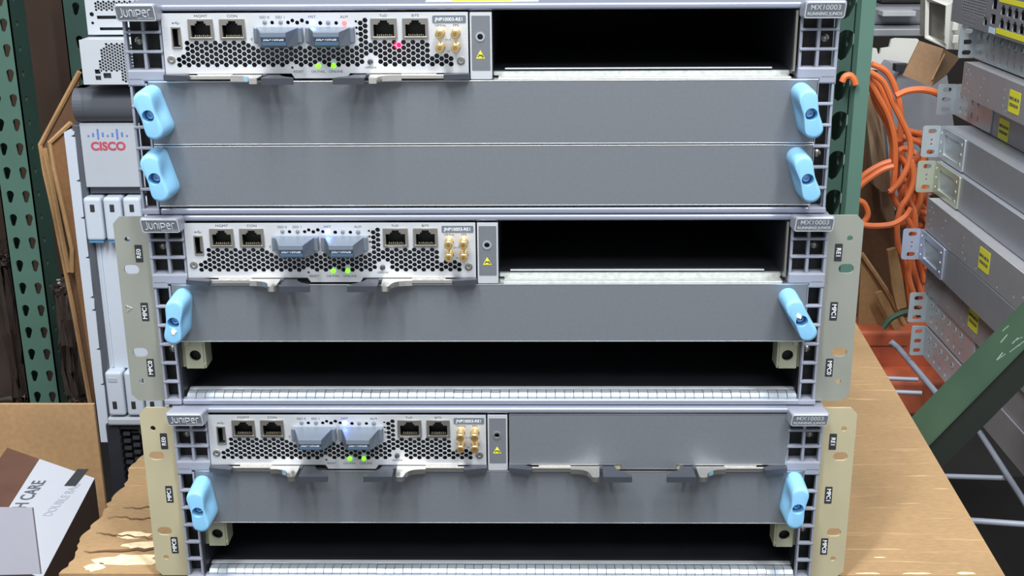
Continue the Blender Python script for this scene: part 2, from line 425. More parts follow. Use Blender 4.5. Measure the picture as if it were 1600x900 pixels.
def routing_module(root, alarm):
    fp = part('routing_engine_module', 're_face', re_face, root, 'brushed silver routing module with honeycomb vent')
    def body():
        mb = MB(); lbox(mb, 26, 213, 6, 41.5, -240, -11); return mb.mesh('module_board', DARKIN)
    part('module_board', 're_body', body, fp)
    for k, (a, b) in PORTS.items():
        part('ethernet_port', 'p'+k, lambda: port_shell(a, b), fp)
        part('port_interior', 'pi'+k, lambda: port_in(a, b), fp)
        part('contact_pins', 'pp'+k, lambda: port_pins(a, b), fp)
    part('usb_port', 'usb', usb_fn, fp); part('port_interior', 'usbi', usb_in, fp); part('usb_symbol', 'usbs', usb_icon, fp)
    for u0 in (82.3, 114.2):
        s = part('ssd_carrier', f'ssd{u0}', lambda: ssd_wings(u0), fp, 'slate grey drive carrier with blue strip')
        part('colour_strip', f'ssds{u0}', lambda: ssd_strip(u0), fp); ssd_text(u0, fp)
    for u, v in ((196.8, 17.4), (206.3, 17.4), (196.8, 25.9), (206.3, 25.9)):
        part('coaxial_connector', f'sma{u}{v}', sma(u, v), fp, 'gold coaxial connector')
    def led(u, v, r, m):
        return lambda: MB().lathe(L(u, .3, v), (0, -1, 0), [(0, r*1e-3), (.0005, r*1e-3), (.0008, r*.6e-3)], 16).mesh('indicator_light', m, True)
    for u, v, r, m, n in [(89, 10.6, 1.35, LEDX, 'ssd0'), (98.8, 10.6, 1.35, LEDX, 'ssd1'), (118.3, 10.9, 1.6, LEDB, 'mst'), (128, 10.9, 1.35, LEDX, 'aux'),
                       (138, 11, 1.5, LEDR if alarm else LEDX, 'alm%d' % alarm), (120.5, 37.3, 1.5, LEDG, 'ok'), (130, 37.3, 1.5, LEDG, 'onl')]:
        lab = {'mst': 'bright blue status light', 'ok': 'lit green light', 'onl': 'lit green light', 'alm1': 'lit red alarm light'}.get(n)
        part('indicator_light', 'led'+n, led(u, v, r, m), fp, lab)
    if alarm:
        part('board_light', 'rglow', lambda: MB().lathe(L(169.3, -9.5, 25.8), (0, -1, 0), [(0, .0022), (.001, .0022), (.0018, .0012)], 12).mesh('board_light', GLOWR), fp, 'red light glowing behind the vent')
    for u, v in ((29.5, 33.2), (209.1, 34.6)):
        part('captive_screw', f'scr{u}', lambda: MB().lathe(L(u, .2, v), (0, -1, 0), [(0, .0026), (.0007, .0026), (.0009, .0022), (.0008, .0012), (-.0030, .0010)], 18).mesh('captive_screw', PORTM, True), fp)
    part('offline_button', 'offb', lambda: MB().lathe(L(153, .3, 34.9), (0, -1, 0), [(0, .0017), (.0016, .0017), (.0020, .0012)], 16).mesh('offline_button', GRIP, True), fp)
    for s, u, v, sz in [('MGMT', 49.7, 6.9, 2.5), ('CON', 69.2, 6.9, 2.5), ('SSD 0', 88.9, 7.7, 2.2), ('SSD 1', 98.7, 7.7, 2.2), ('MST', 118.2, 7.6, 2.2), ('ALM', 137.9, 7.6, 2.2),
                        ('ToD', 162, 7.0, 2.2), ('BITS', 181.5, 7.0, 2.2), ('10MHz', 196.6, 13.0, 2.1), ('PPS', 206.3, 13.0, 2.1), ('OUT', 201.5, 21.7, 1.6), ('IN', 201.5, 28.8, 1.6),
                        ('RESET', 108, 40.9, 2.1), ('OK/FAIL', 120.3, 40.9, 2.1), ('ONLINE', 131.3, 40.9, 2.1), ('OFFLINE', 153, 38.6, 1.7), ('0', 80.2, 21, 2.2), ('1', 145.8, 21, 1.8)]:
        ltext('lettering', s, u, v, .42, sz, INK, fp, sx=1.15)
    part('name_tag', 'retag', lambda: pl([[(X_, Y_) for X_, Y_ in rrect(192.0, 212.6, 7.0, 11.7, .8)]], [], .3, SSD, 'name_tag', .6), fp, 'grey name tag')
    ltext('lettering', 'JNP10003-RE1', 202.3, 9.4, .62, 2.9, WHITE, fp)
    levers(fp, 'L', 25.0, 189.0)
    return fp
def strokes(mb, paths, r, f_, n=6):
    for p in paths: mb.tube([f_(*q) for q in p], r, n)
def arc(cx, cy, rx, ry, a0, a1, n=10): return [(cx+rx*cos(radians(a0+(a1-a0)*i/n)), cy+ry*sin(radians(a0+(a1-a0)*i/n))) for i in range(n+1)]
LOGO = [
    [(1.45, 4.3), (1.45, .6)]+arc(.55, .6, .9, .9, 0, -70, 4)+[(.1, -.35)],                         # J
    [(2.5, 3.4), (2.5, 1.0)]+arc(3.5, 1.0, 1.0, 1.0, 180, 360, 8)+[(4.5, 3.4)],                    # U
    [(5.5, 0), (5.5, 2.4)]+arc(6.5, 2.4, 1.0, 1.0, 180, 0, 8)+[(7.5, 0)],                          # N
    [(8.5, 0), (8.5, 3.4)],                                                                         # I
    [(9.6, 0), (9.6, 3.4), (11.1, 3.4)]+arc(11.1, 2.3, 1.0, 1.1, 90, -90, 8)+[(9.6, 1.2)],          # P
    [(13.0, 1.9), (15.1, 1.9)]+arc(14.1, 2.0, 1.0, 1.4, 0, 180, 8)+[(13.1, 1.4)]+arc(14.1, 1.3, 1.0, 1.3, 180, 270, 5)+[(15.0, 0)],   # E
    [(16.1, 0), (16.1, 2.3)]+arc(17.1, 2.3, 1.0, 1.1, 180, 90, 5)+[(17.7, 3.4)],                   # R
]
def shear(me):
    for v in me.vertices:
        d = -v.co.y*1000; vv = HH-v.co.z*1000
        if d > 4: v.co.y = -(d-(vv+1.7)*.42)/1000
    return me
def badge(root, side):
    u0, u1 = (0.6, 25.8) if side == 'l' else (416.2, 441.6)
    # housing: face at d=12, tapering back to the grille
    def fn():
        mb = MB(); R = []
        for d, i in [(-3, 0), (11.5, 0), (13.2, .3), (14, 1.0)]:
            R.append([L(a, d, b) for a, b in rrect(u0+i, u1-i, (-2.0 if d > 0 else .3)+i, 9.2-i, 1.6)])
        mb.rings(R); return shear(mb.mesh('badge', BEZ))
    b = part('badge', 'badge'+side, fn, root, 'grey nameplate with white lettering')
    def face():
        return shear(pl([rrect(u0+1.2, u1-1.2, -.4, 8.1, 1.2)], [], .15, BADGE, 'badge_face', 14.15))
    part('badge_face', 'badgef'+side, face, b)
    def rim():
        return shear(pl([rrect(u0+.6, u1-.6, -1.0, 8.7, 1.5)], [rrect(u0+1.2, u1-1.2, -.4, 8.1, 1.1)], .25, WHITE, 'badge_rim', 14.25))
    part('badge_rim', 'badger'+side, rim, b)
    if side == 'l':
        def lg():
            mb = MB(); k = 1.10
            strokes(mb, LOGO, .00030, lambda a, c: L(u0+3.1+a*k*.97, 14.3, 5.9-c*k*1.08)); return shear(mb.mesh('logo', WHITE))
        part('logo', 'logo', lg, b, 'white rounded maker logo')
        ltext('lettering', 'NETWORKS', u0+18.2, 7.1, 14.2, 1.5, WHITE, b, 0, 1.25, fx=shear)
    else:
        ltext('lettering', 'MX10003', (u0+u1)/2, 2.2, 14.2, 4.4, WHITE, b, .02, 1.05, fx=shear)
        ltext('lettering', 'RUNNING JUNOS', (u0+u1)/2, 6.1, 14.2, 2.7, WHITE, b, .07, .98, fx=shear)
def bezel(side):
    def fn():
        mb = MB(); f_ = (lambda a, b: (a, b)) if side == 'l' else (lambda a, b: (442-b, 442-a))
        def B(a, b, v0, v1, d0, d1, bv=.35): x0, x1 = f_(a, b); lbox(mb, x0, x1, v0, v1, d0, d1, bv)
        B(.8, 2.8, 7, 50, -5, 0); B(22.8, 24.6, 7, 41, -5, -1); B(12.2, 14.2, 7, 41, -4, 0)
        for v in (15.6, 27.6): B(1, 24.4, v, v+1.7, -3.5, .3)
        # band with a slight roll
        B(.8, 24.8, 39.4, 46.8, -13, .6, 1.2); B(.8, 11.2, 44, 49.6, -13, .6, 1.0)
        B(1.5, 3.1, 48, 131, -5, 0); B(11.1, 12.5, 48, 131, -5, 0)
        for v in (61.4, 74.8, 88.2, 101.6, 115.0): B(1.6, 12.4, v, v+1.7, -3, .4)
        B(1.0, 12.8, 128.6, 132.4, -13, .6, .8)
        return mb.mesh('intake_grille', BEZ)
    return fn
def shell_fn(c1):
    def fn():
        mb = MB()
        lbox(mb, 1, 441, 0.2, 1.4, -760, -3); lbox(mb, 3, 439, 131.2, 132.8, -760, -3)
        lbox(mb, 1, 2.6, 1, 132, -760, -14); lbox(mb, 439.4, 441, 1, 132, -760, -14)
        lbox(mb, 2, 440, 1, 132, -760, -758)
        # rolled front edges, top and bottom
        lbox(mb, 25, 417.5, 0.0, 3.9, -6, .2, 1.4, 4)
        lbox(mb, 13.2, 430.6, 128.4, 132.6, -6, .4, 1.3, 4)
        return mb.mesh('chassis_shell', LIPM)
    return fn
def inner_fn():
    mb = MB()
    lbox(mb, 12.8, 14, 46.5, 131, -420, -3); lbox(mb, 430.4, 431.6, 46.5, 131, -420, -3)      # lower side walls
    lbox(mb, 24.2, 25, 3.8, 44, -420, -3); lbox(mb, 414.6, 416, 3.8, 44, -420, -4)            # upper side walls
    lbox(mb, 214.2, 228.6, 4, 44, -420, -4)                                                    # centre wall
    lbox(mb, 13, 431, 43.0, 44.6, -420, -16)                                                   # shelf between decks
    lbox(mb, 13, 431, 129.6, 131, -420, -3)                                                    # lower floor
    lbox(mb, 13, 431, 3.4, 4.4, -420, -6)
    lbox(mb, 13, 431, 3.8, 131, -424, -420)                                                    # back plane
    return mb.mesh('chassis_interior', DARKIN)
def divider(root):
    def fn():
        m = pl([rrect(215.2, 228.0, 5.2, 46.0, .6)], [ngon(221.2, 19.9, 1.9, 20)], 1.6, STEEL, 'divider', .4)
        mb = MB(); mb.add(m); lbox(mb, 214.9, 215.9, 5.4, 45.8, -8, .2); lbox(mb, 227.3, 228.3, 5.4, 45.8, -8, .2)
        return mb.mesh('divider', STEEL)
    d = part('divider', 'div', fn, root, 'grey and silver strip with ground point')
    part('divider_panel', 'divp', lambda: pl([rrect(215.9, 227.3, 7.2, 40.6, .4)], [ngon(221.2, 19.9, 2.7, 20)], .2, PANEL, 'divider_panel', .6), d)
    part('ground_socket', 'divr', lambda: pl([ngon(221.2, 19.9, 2.9, 24)], [ngon(221.2, 19.9, 1.8, 20)], .6, SILVER, 'ground_socket', 1.0), d)
    def tri():
        return pl([[(221.2, 28.1), (224.0, 33.2), (218.4, 33.2)]], [], .1, YEL, 'warning_triangle', .72)
    part('warning_triangle', 'tri', tri, d, 'yellow static warning triangle')
    def hand():
        mb = MB(); mb.tube([L(219.6, .75, 32.2), L(220.6, .75, 31.2), L(222.2, .75, 31.0), L(223.0, .75, 32.2)], .0003, 5); mb.tube([L(220.2, .75, 30.6), L(222.8, .75, 32.6)], .00018, 5)
        return mb.mesh('warning_symbol', TAG)
    part('warning_symbol', 'hand', hand, d)
def ear(root, side, m):
    f_ = (lambda u: u) if side == 'l' else (lambda u: 442-u)
    def fn():
        o = [(f_(u), v) for u, v in [(1.5, 2), (-18.2, 2), (-22.6, 6.6), (-22.6, 127), (-18.2, 131.6), (1.5, 131.6)]]
        h = [ngon(f_(-14.4), 17.4, 1.9, 16), ngon(f_(-14.4), 117.2, 1.9, 16)]
        for v in (38.0, 96.4): h.append([(a, b) for a, b in slot(f_(-13.6), v, 10.0, 6.4)])
        me = pl([o], h, 1.6, m, 'rack_ear', -5); mb = MB(); mb.add(me)
        lo, hi = sorted((f_(.2), f_(1.8))); lbox(mb, lo, hi, 2, 131.6, -60, -5.2)
        return mb.mesh('rack_ear', m)
    e = part('rack_ear', 'ear'+side+m.name, fn, root, 'metal rack mounting ear')
    for s, v, h in (('RE0' if side == 'l' else 'RE1', 27, 12), ('MPC1', 67.5, 13), ('MPC0', 107.5, 13)):
        uc = f_(-7.6)
        part('marker_label', f'mk{side}{v}', lambda: pl([rrect(uc-2.5, uc+2.5, v-h/2, v+h/2, .5)], [], .15, TAG, 'marker_label', -4.9), e, 'black tag reading '+s)
        ltext('lettering', s, uc, v, -4.85, 4.1, WHITE, e, .03, 1.0, pi/2 if side == 'l' else -pi/2)
    if side == 'l' and m is ZINC:
        def t():
            mb = MB(); P = [L(-20, -4.8, 63), L(-16, -4.8, 64.8), L(-19.4, -4.8, 67.4)]
            mb.tube(P+[P[0]], .00022, 5); return mb.mesh('stamped_mark', SILVER)
        part('stamped_mark', 'stamp', t, e)
def blank(root, v0, v1, u0=12.9, u1=430.8, key='b', mount=True):
    def fn():
        mb = MB(); lbox(mb, u0, u1, v0, v1, -16, 0, .5, 3); return mb.mesh('line_card_panel', PANEL)
    p = part('line_card_panel', f'blank{v0}{u0}', fn, root, 'wide slate grey line card panel')
    def edge():
        mb = MB(); lbox(mb, u0+.2, u1-.2, v0-.35, v0+.45, -15, .15, .25); lbox(mb, u0+.2, u1-.2, v1-.55, v1+.1, -3, .15, .2)
        return mb.mesh('panel_edge', SILVER)
    part('panel_edge', f'edge{v0}{u0}', edge, p, 'bright metal edge of the panel')
    return p
def handle_mesh(hole=True):
    def ring(d, sc, waist, dish):
        out = []; hl = 16.3*sc; r = 6.2*sc
        N = 56
        for i in range(N):
            a = 2*pi*i/N
            # stadium
            cx, sx_ = cos(a), sin(a)
            st = hl-r
            x = r*(abs(cx)**.85)*(1 if cx >= 0 else -1); z = (st if sx_ >= 0 else -st)*min(1, abs(sx_)*1.0)**.0+r*sx_ if abs(sx_) > 1e-6 else 0
            out.append((x, z))
        # resample straight sides: walk a true stadium outline
        pts = []
        for i in range(13): t = pi*i/12; pts.append((r*cos(t), st+r*sin(t)))
        for i in range(1, 12): pts.append((-r, st-2*st*i/12))
        for i in range(13): t = pi+pi*i/12; pts.append((r*cos(t), -st+r*sin(t)))
        for i in range(1, 12): pts.append((r, -st+2*st*i/12))
        res = []
        for x, z in pts:
            g = math.exp(-(z/6.0)**2)
            x2 = x*(1-waist*g) - (dish*math.exp(-(z/5.5)**2) if x > 0 else -dish*math.exp(-(z/5.5)**2))
            if abs(x) < 1e-6: x2 = x
            res.append(Vector((x2/1000, -d/1000, z/1000)))
        return res
    mb = MB()
    lay = [(0, 1.0, 0, 0), (3, 1.0, 0, 0), (5, .995, .02, .4), (9, .985, .06, 1.7), (13, .975, .10, 1.9), (17, .965, .15, .9), (20.0, .955, .17, .1), (22.0, .93, .17, 0), (22.8, .88, .17, 0), (23.0, .80, .17, 0)]
    mb.rings([ring(*l) for l in lay])
    me = mb.mesh('handle', BLUE, True)
    o = bpy.data.objects.new('h', me); COL.objects.link(o)
    cm = MB().lathe((0, -.026, 0), (0, 1, 0), [(0, .0038), (.012, .0038)], 28).mesh('cut', DEEPBLUE)
    co = bpy.data.objects.new('c', cm); COL.objects.link(co)
    md = o.modifiers.new('b', 'BOOLEAN'); md.object = co; md.operation = 'DIFFERENCE'; md.solver = 'EXACT'
    bpy.context.view_layer.update()
    r = bpy.data.meshes.new_from_object(o.evaluated_get(bpy.context.evaluated_depsgraph_get()))
    bpy.data.objects.remove(o); bpy.data.objects.remove(co)
    r.name = 'handle'; r.set_sharp_from_angle(angle=radians(40))
    return r
HMESH = handle_mesh()
HSCREW = MB().lathe((0, -.0145, 0), (0, -1, 0), [(0, .0034), (.0004, .0034), (.0005, .0026), (.003, .0026), (.0033, .0022), (.0033, .0013), (.0022, .0012)], 20).mesh('screw_head', mat('pale_blue_metal', '#8FB2D6', .3, .6), True)
def handle(root, parent, px, py, ang, d0, paint=False):
    p = at(px, py, root.location.y-(d0+23)/1000)
    o = link('handle', HMESH, parent, 'light blue twist handle')
    o.location = (p.x-root.location.x, -d0/1000, p.z-root.location.z); o.rotation_euler = (0, -radians(ang), 0)
    s = link('screw', HSCREW, parent, 'screw inside the handle hole'); s.location = o.location; s.rotation_euler = o.rotation_euler
    if paint:
        mb = MB(); P = []
        for i in range(14):
            a = 2*pi*i/14; rr = random.uniform(.6, 1.3)
            P.append((.0016*cos(a)*rr+paint[0], -.0231, paint[1]+.0019*sin(a)*rr))
        mb.prism(P, (0, -.0003, 0)); q = link('paint_chip', mb.mesh('paint_chip', CHIP), parent, 'pale chip stuck on the handle'); q.location = o.location; q.rotation_euler = o.rotation_euler
def mounts(root):
    for sd in (0, 1):
        f_ = (lambda a, b: (a, b)) if sd == 0 else (lambda a, b: (444.5-b, 444.5-a))
        def fn():
            a, b = f_(16.8, 28.6)
            c = (a+b)/2+(.0)
            me = pl([[(a, 88.6), (b, 88.6), (b, 108.4), (a, 108.4)]], [ngon(c+(.3 if sd == 0 else -.3), 99.2, 3.9, 24)], 2.0, OLIVE, 'm', -6)
            mb = MB(); mb.add(me)
            e0, e1 = (b, b+1.4) if sd == 0 else (a-1.4, a)
            lbox(mb, e0, e1, 88.6, 108.4, -22, -6.5, .3)
            s0, s1 = (14, a) if sd == 0 else (b, 430)
            lbox(mb, min(s0, s1), max(s0, s1), 88.8, 108, -10, -8)
            t0, t1 = (a-.2, a+3.2) if sd == 0 else (b-3.2, b+.2)
            lbox(mb, t0, t1, 87.6, 91.6, -6, -4.4, .3)
            for vv in (89.5, 105.5): mb.lathe(L(e0+.7, -8, vv), (0, -1, 0), [(0, .0009), (.0025, .0009)], 8)
            return mb.mesh('latch_block', OLIVE)
        b_ = part('latch_block', f'mount{sd}', fn, root, 'pale zinc latch block with round hole')
        def dk():
            a, b = f_(16.8, 28.6); mb = MB(); lbox(mb, a, b, 89, 108, -20, -12); return mb.mesh('latch_recess', BLACK)
        part('latch_recess', f'mountd{sd}', dk, b_)
def fingers(root):
    def fn():
        mb = MB(); u = 16.0; k = 0
        while u < 427:
            j = random.uniform(-.15, .15)
            P = [L(u+.25, -12, 126.6+j), L(u+.25, -8, 125.2+j), L(u+.25, -4, 125.4+j), L(u+.25, -1.5, 127.2+j), L(u+.25, -1.0, 129.2)]
            Q = [p+Vector((.0058, 0, 0)) for p in P]
            for a in range(4): 
                vs = [mb.bm.verts.new(p) for p in (P[a], Q[a], Q[a+1], P[a+1])]; mb.bm.faces.new(vs)
                vs = [mb.bm.verts.new(p-Vector((0, 0, .0004))) for p in (P[a], P[a+1], Q[a+1], Q[a])]; mb.bm.faces.new(vs)
            u += 6.25
        me = bpy.data.meshes.new('spring_fingers'); mb.bm.to_mesh(me); mb.bm.free(); me.materials.append(FING); return me
    part('spring_finger_strip', 'fing', fn, root, 'segmented shiny contact strip')
    def fl():
        mb = MB(); lbox(mb, 15, 429, 126.0, 126.8, -17, -13); return mb.mesh('slot_floor', STEEL)
    part('slot_floor', 'fingf', fl, root)
def router(loc, label, handles, ears=None, mpc0=True, re1=False, alarm=0):
    root = empty('network_router', loc, label, 'network router', 'rack routers in the stack')
    part('chassis_shell', 'shell', shell_fn(mpc0), root)
    part('chassis_interior', 'inner', inner_fn, root)
    for s, q in (('l', lambda a, b: (a, b)), ('r', lambda a, b: (442-b, 442-a))):
        def bk():
            mb = MB(); a, b = q(2.4, 12.8); lbox(mb, a, b, 48, 131, -14, -9); a, b = q(2.4, 24.2); lbox(mb, a, b, 7, 48, -14, -9)
            return mb.mesh('grille_shade', BLACK)  # black block stands in for the shade in the space behind the cells
        part('grille_shade', 'gb'+s, bk, root)
    for s in 'lr':
        g = part('intake_grille', 'grille'+s, bezel(s), root, 'grey ladder shaped side grille'); badge(root, s)
        u = 7.6 if s == 'l' else 434.4
        for v in (22.5, 95):
            part('screw', f'gs{s}{v}', lambda: MB().lathe(L(u, -9, v), (0, -1, 0), [(0, .0026), (.0012, .0025), (.0022, .0014), (.0024, .0006)], 14).mesh('screw', PORTM, True), root)
        if ears: ear(root, s, ears)
    routing_module(root, alarm); divider(root)
    if re1:
        def fn():
            o = [(229.6, 4.4), (417.4, 4.4), (417.4, 41.6), (343, 41.6), (343, 45.0), (306, 45.0), (306, 41.6), (229.6, 41.6)]
            mb = MB(); mb.add(pl([o], [], 1.6, PANEL, 'p', .4)); lbox(mb, 230, 417, 5, 41, -60, -1.4)
            return mb.mesh('blank_module', PANEL)
        b = part('blank_module', 're1', fn, root, 'slate blank module with ejector levers')
        def rim():
            o = [(229.4, 4.2), (417.6, 4.2), (417.6, 41.8), (343.4, 41.8), (343.4, 45.2), (305.6, 45.2), (305.6, 41.8), (229.4, 41.8)]
            i = [(229.9, 4.7), (417.1, 4.7), (417.1, 41.3), (342.7, 41.3), (342.7, 44.6), (306.3, 44.6), (306.3, 41.3), (229.9, 41.3)]
            return pl([o], [i], .5, SILVER, 'module_rim', .6)
        part('module_rim', 're1r', rim, b)
        def tabs():
            mb = MB(); lbox(mb, 301, 305.4, 41.8, 45.4, -3, 0); lbox(mb, 343.6, 348, 41.8, 45.4, -3, 0); return mb.mesh('module_tab', ZINC_TINT)
        part('module_tab', 're1t', tabs, b)
        levers(b, 'R', 229.5, 188.0)
    else:
        def fl():
            mb = MB(); lbox(mb, 234, 405, 41.0, 41.7, -16, -14, .2); lbox(mb, 229, 415, 41.8, 43.2, -400, -18); return mb.mesh('slot_rail', STEEL if False else PORTM)
        part('slot_rail', 'rail', lambda: MB().box(X(236), X(404), .014, .016, Z(41.9), Z(41.2)).mesh('slot_rail', STEEL), root)
        part('slot_trim', 'strim', lambda: lbox(MB(), 414.2, 415.6, 5, 42, -4.5, -.5).mesh('slot_trim', PORTM), root)
        part('gasket', 'gask', lambda: lbox(lbox(MB(), 232, 414, 45.6, 46.5, -14, -2, .2), 229, 415, 43.2, 45.6, -16, -13).mesh('gasket', GASKET), root, 'pale metal mesh gasket strip')
    p1 = blank(root, 47.0, 86.9); ps = [p1]
    if mpc0: ps.append(blank(root, 88.0, 127.0))
    else: mounts(root); fingers(root)
    if mpc0:
        def gr():
            mb = MB(); u = 15
            while u < 428: lbox(mb, u, u+4.2, 127.5, 128.2, -6, -1); u += 5.2
            return mb.mesh('lower_vent', TAG)
        part('lower_vent', 'lv', gr, root)
    for (px, py, ang, k, paint) in handles: handle(root, ps[k], px, py, ang, 0.2, paint)
    return root
router((0, 0, .266), 'topmost grey router with both lower panels fitted and no side ears', [(231, 182, 17, 0, None), (241, 280, 15.5, 1, None), (1268, 179, 14, 0, None), (1262.4, 281, 18.5, 1, None)], None, True, False, 1)
router((.0026, -.0006, .133), 'middle grey router with dull zinc ears and an open bottom slot', [(270.5, 505, -7.5, 0, (.0008, -.0058)), (1253, 502, 30, 0, (0, .0042))], ZINC, False)
router((.0079, -.0049, 0), 'bottom grey router with ears tinted yellowish as by carton reflection standing on the carton', [(308.7, 801, 8, 0, None), (1247, 796, -7, 0, None)], ZINC_TINT, False, True)
# approval sticker on the lid of the topmost router
mb = MB().box(-.034, .036, .012, .10, .3990, .3992); s = link('lid_sticker', mb.mesh('lid_sticker', WHITE)); tag(s, 'white and yellow sticker on the lid of the topmost router', 'sticker')
link('sticker_border', MB().box(-.018, .020, .0125, .09, .3992, .3993).mesh('sticker_border', YEL), s, 'yellow field on the sticker')

# ================================================================== pallet racking
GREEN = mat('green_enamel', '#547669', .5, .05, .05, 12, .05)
GREEN_SHADE = mat('shaded_green_enamel', '#344F46', .5, .05, .08, 12, .05)  # darker copy of the green enamel, shade painted into its colour
ORNG = mat('orange_enamel', '#BC6040', .5, .05, .12, 18, .1)
GREYW = mat('grey_wire_coating', '#8E93A0', .45, .1, .03)
def tear_hole(cx, cz, s=1.0, lean=-.002):
    out = []
    for i in range(12):
        a = -pi*.12+i/11*pi*1.24; out.append((cx+.0085*s*cos(a), cz+.006*s+.0085*s*sin(a)))
    out += [(cx-.0042*s+lean, cz-.0125*s), (cx+lean, cz-.0155*s), (cx+.0042*s+lean, cz-.0125*s)]
    return out
def upright(x0, x1, y, z0, z1, cols, pitch, phase, m, mside, label, side='r', th=.003, depth=.076, s=1.0, group=None, lip=None, lean=-.002):
    holes = []
    z = z1-phase
    while z > z0+.03:
        for c in cols: holes.append(tear_hole(c, z, s, lean))
        z -= pitch
    me = plate([[(x0, z0), (x1, z0), (x1, z1), (x0, z1)]], holes, th, m, 'rack_upright', y)
    mb = MB(); mb.add(me)
    root = link('rack_upright', mb.mesh('rack_upright', m)); tag(root, label, 'rack post', group)
    # side flanges of the C section, with their own perforations
    def flange(x, xs, nm):
        hs = [ngon(y+depth*.35, z_, .006, 8) for z_ in [z1-phase-k*pitch for k in range(int((z1-z0-.05)/pitch))]]
        f_ = plate([[(y, z0), (y+depth, z0), (y+depth, z1), (y, z1)]], hs, th, mside, 'flange', 0)
        f_.transform(Matrix.Translation((x, 0, 0)) @ Matrix(((0, -1, 0, 0), (1, 0, 0, 0), (0, 0, 1, 0), (0, 0, 0, 1))))
        link('flange', f_, root, 'side flange of the post')
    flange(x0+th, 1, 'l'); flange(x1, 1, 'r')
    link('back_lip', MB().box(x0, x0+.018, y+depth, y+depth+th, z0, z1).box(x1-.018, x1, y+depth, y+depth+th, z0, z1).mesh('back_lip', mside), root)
    return root
# left green upright
YL = 1.75
a = at(-3, 280, YL); b = at(49, 280, YL)
x0, x1 = a.x, b.x; wd = x1-x0
za = at(20, -60, YL).z
ph = za-at(30, 110/2.8125*1.0, YL).z
upright(x0, x1, YL, -1.2, za, (x0+wd*.30, x0+wd*.78), .0508, ph % .0508, GREEN, GREEN_SHADE, 'pale green perforated rack post at the far left, two columns of keyhole slots', s=.92)
# darker post further back
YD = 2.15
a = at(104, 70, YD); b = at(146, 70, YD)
upright(a.x, b.x, YD, -1.2, at(100, -60, YD).z, ((a.x+b.x)/2,), .0762, .03, GREEN_SHADE, GREEN_SHADE, 'dark green rack post in shadow behind the white switches', s=1.0)
# right upright beside the routers
YR = .78
xr1 = at(1357, 150, YR).x
zr = at(1360, -40, YR).z
xr0 = xr1-.085
o_ = upright(xr0, xr1-.019, YR+.012, -.9, zr, (xr1-.030,), .0508, (zr-at(1333, 70, YR+.012).z) % .0508, GREEN_SHADE, GREEN_SHADE, 'green rack post beside the right side of the topmost router', s=1.28, lean=-.004)
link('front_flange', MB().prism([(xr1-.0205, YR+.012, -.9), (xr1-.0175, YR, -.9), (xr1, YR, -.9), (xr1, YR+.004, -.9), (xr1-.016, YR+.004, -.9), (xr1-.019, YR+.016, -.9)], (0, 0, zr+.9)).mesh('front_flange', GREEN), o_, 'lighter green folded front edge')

# orange beams low on the right
def beam(px0, py0, px1, py1, Y, label):
    A = at(px0, py0, Y); B = at(px1, py1, Y)
    z1, z0 = A.z, B.z
    mb = MB(); mb.box(.30, .74, Y, Y+.07, z0, z1, .006, seg=3)
    o = link('rack_beam', mb.mesh('rack_beam', ORNG)); tag(o, label, 'rack beam', 'orange rack beams'); 
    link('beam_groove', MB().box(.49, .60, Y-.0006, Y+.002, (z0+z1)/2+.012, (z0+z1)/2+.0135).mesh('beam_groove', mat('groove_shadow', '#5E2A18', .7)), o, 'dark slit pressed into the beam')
    return o
beam(1400, 518, 1400, 588, .99, 'upper orange rack beam behind the carton and the metal equipment stack')
beam(1400, 596, 1400, 650, .93, 'lower orange rack beam just under the upper orange one')

# diagonal green brace
YB = .33
P1 = at(1450, 694, YB); P2 = at(1562, 580, YB); P3 = at(1470, 731, YB); P4 = at(1600, 612, YB)
d = (P2-P1).normalized(); n = Vector((d.z, 0, -d.x))
if n.z > 0: n = -n
wdt = .5*((P3-P1).dot(n)+(P4-P1).dot(n))
s0, s1 = -.045, .26
A = P1+d*s0; B = P1+d*s1
mb = MB()
DP = .060
def seg(o0, o1, y0, y1):
    mb.prism([A+n*o0+Vector((0, y0, 0)), A+n*o1+Vector((0, y0, 0)), A+n*o1+Vector((0, y1, 0)), A+n*o0+Vector((0, y1, 0))], B-A)
seg(0, .0022, 0, DP); seg(.0022, wdt-.0022, DP-.0022, DP)
BR = mat('worn_green_enamel', '#48604D', .38, .25, .2, 9, .05)
o = link('rack_brace', mb.mesh('rack_brace', BR)); tag(o, 'diagonal green rack brace crossing the lower right corner', 'rack brace')
mb = MB(); seg(.0024, wdt, .003, .0045); seg(wdt-.0022, wdt, .0045, DP-.003); link('channel_shade', mb.mesh('channel_shade', mat('shade_black_green', '#1A201B', .6, 0, .15, 10)), o, 'inner face of the brace with its shade painted near black')  # near-black plate and flange: the channel's shade is put into the colour
mb = MB()
for k in range(9):
    t = .17+random.uniform(0, .035); y = random.uniform(.006, .05)
    p = A+d*(t-s0-.07)+Vector((0, y, 0))-n*.0003
    mb.tube([p, p+d*random.uniform(.004, .012)+Vector((0, random.uniform(-.006, .006), 0))], .0004, 4)
link('scratches', mb.mesh('scratches', mat('bare_scratch', '#8FA593', .6)), o, 'pale scratches in the green paint')

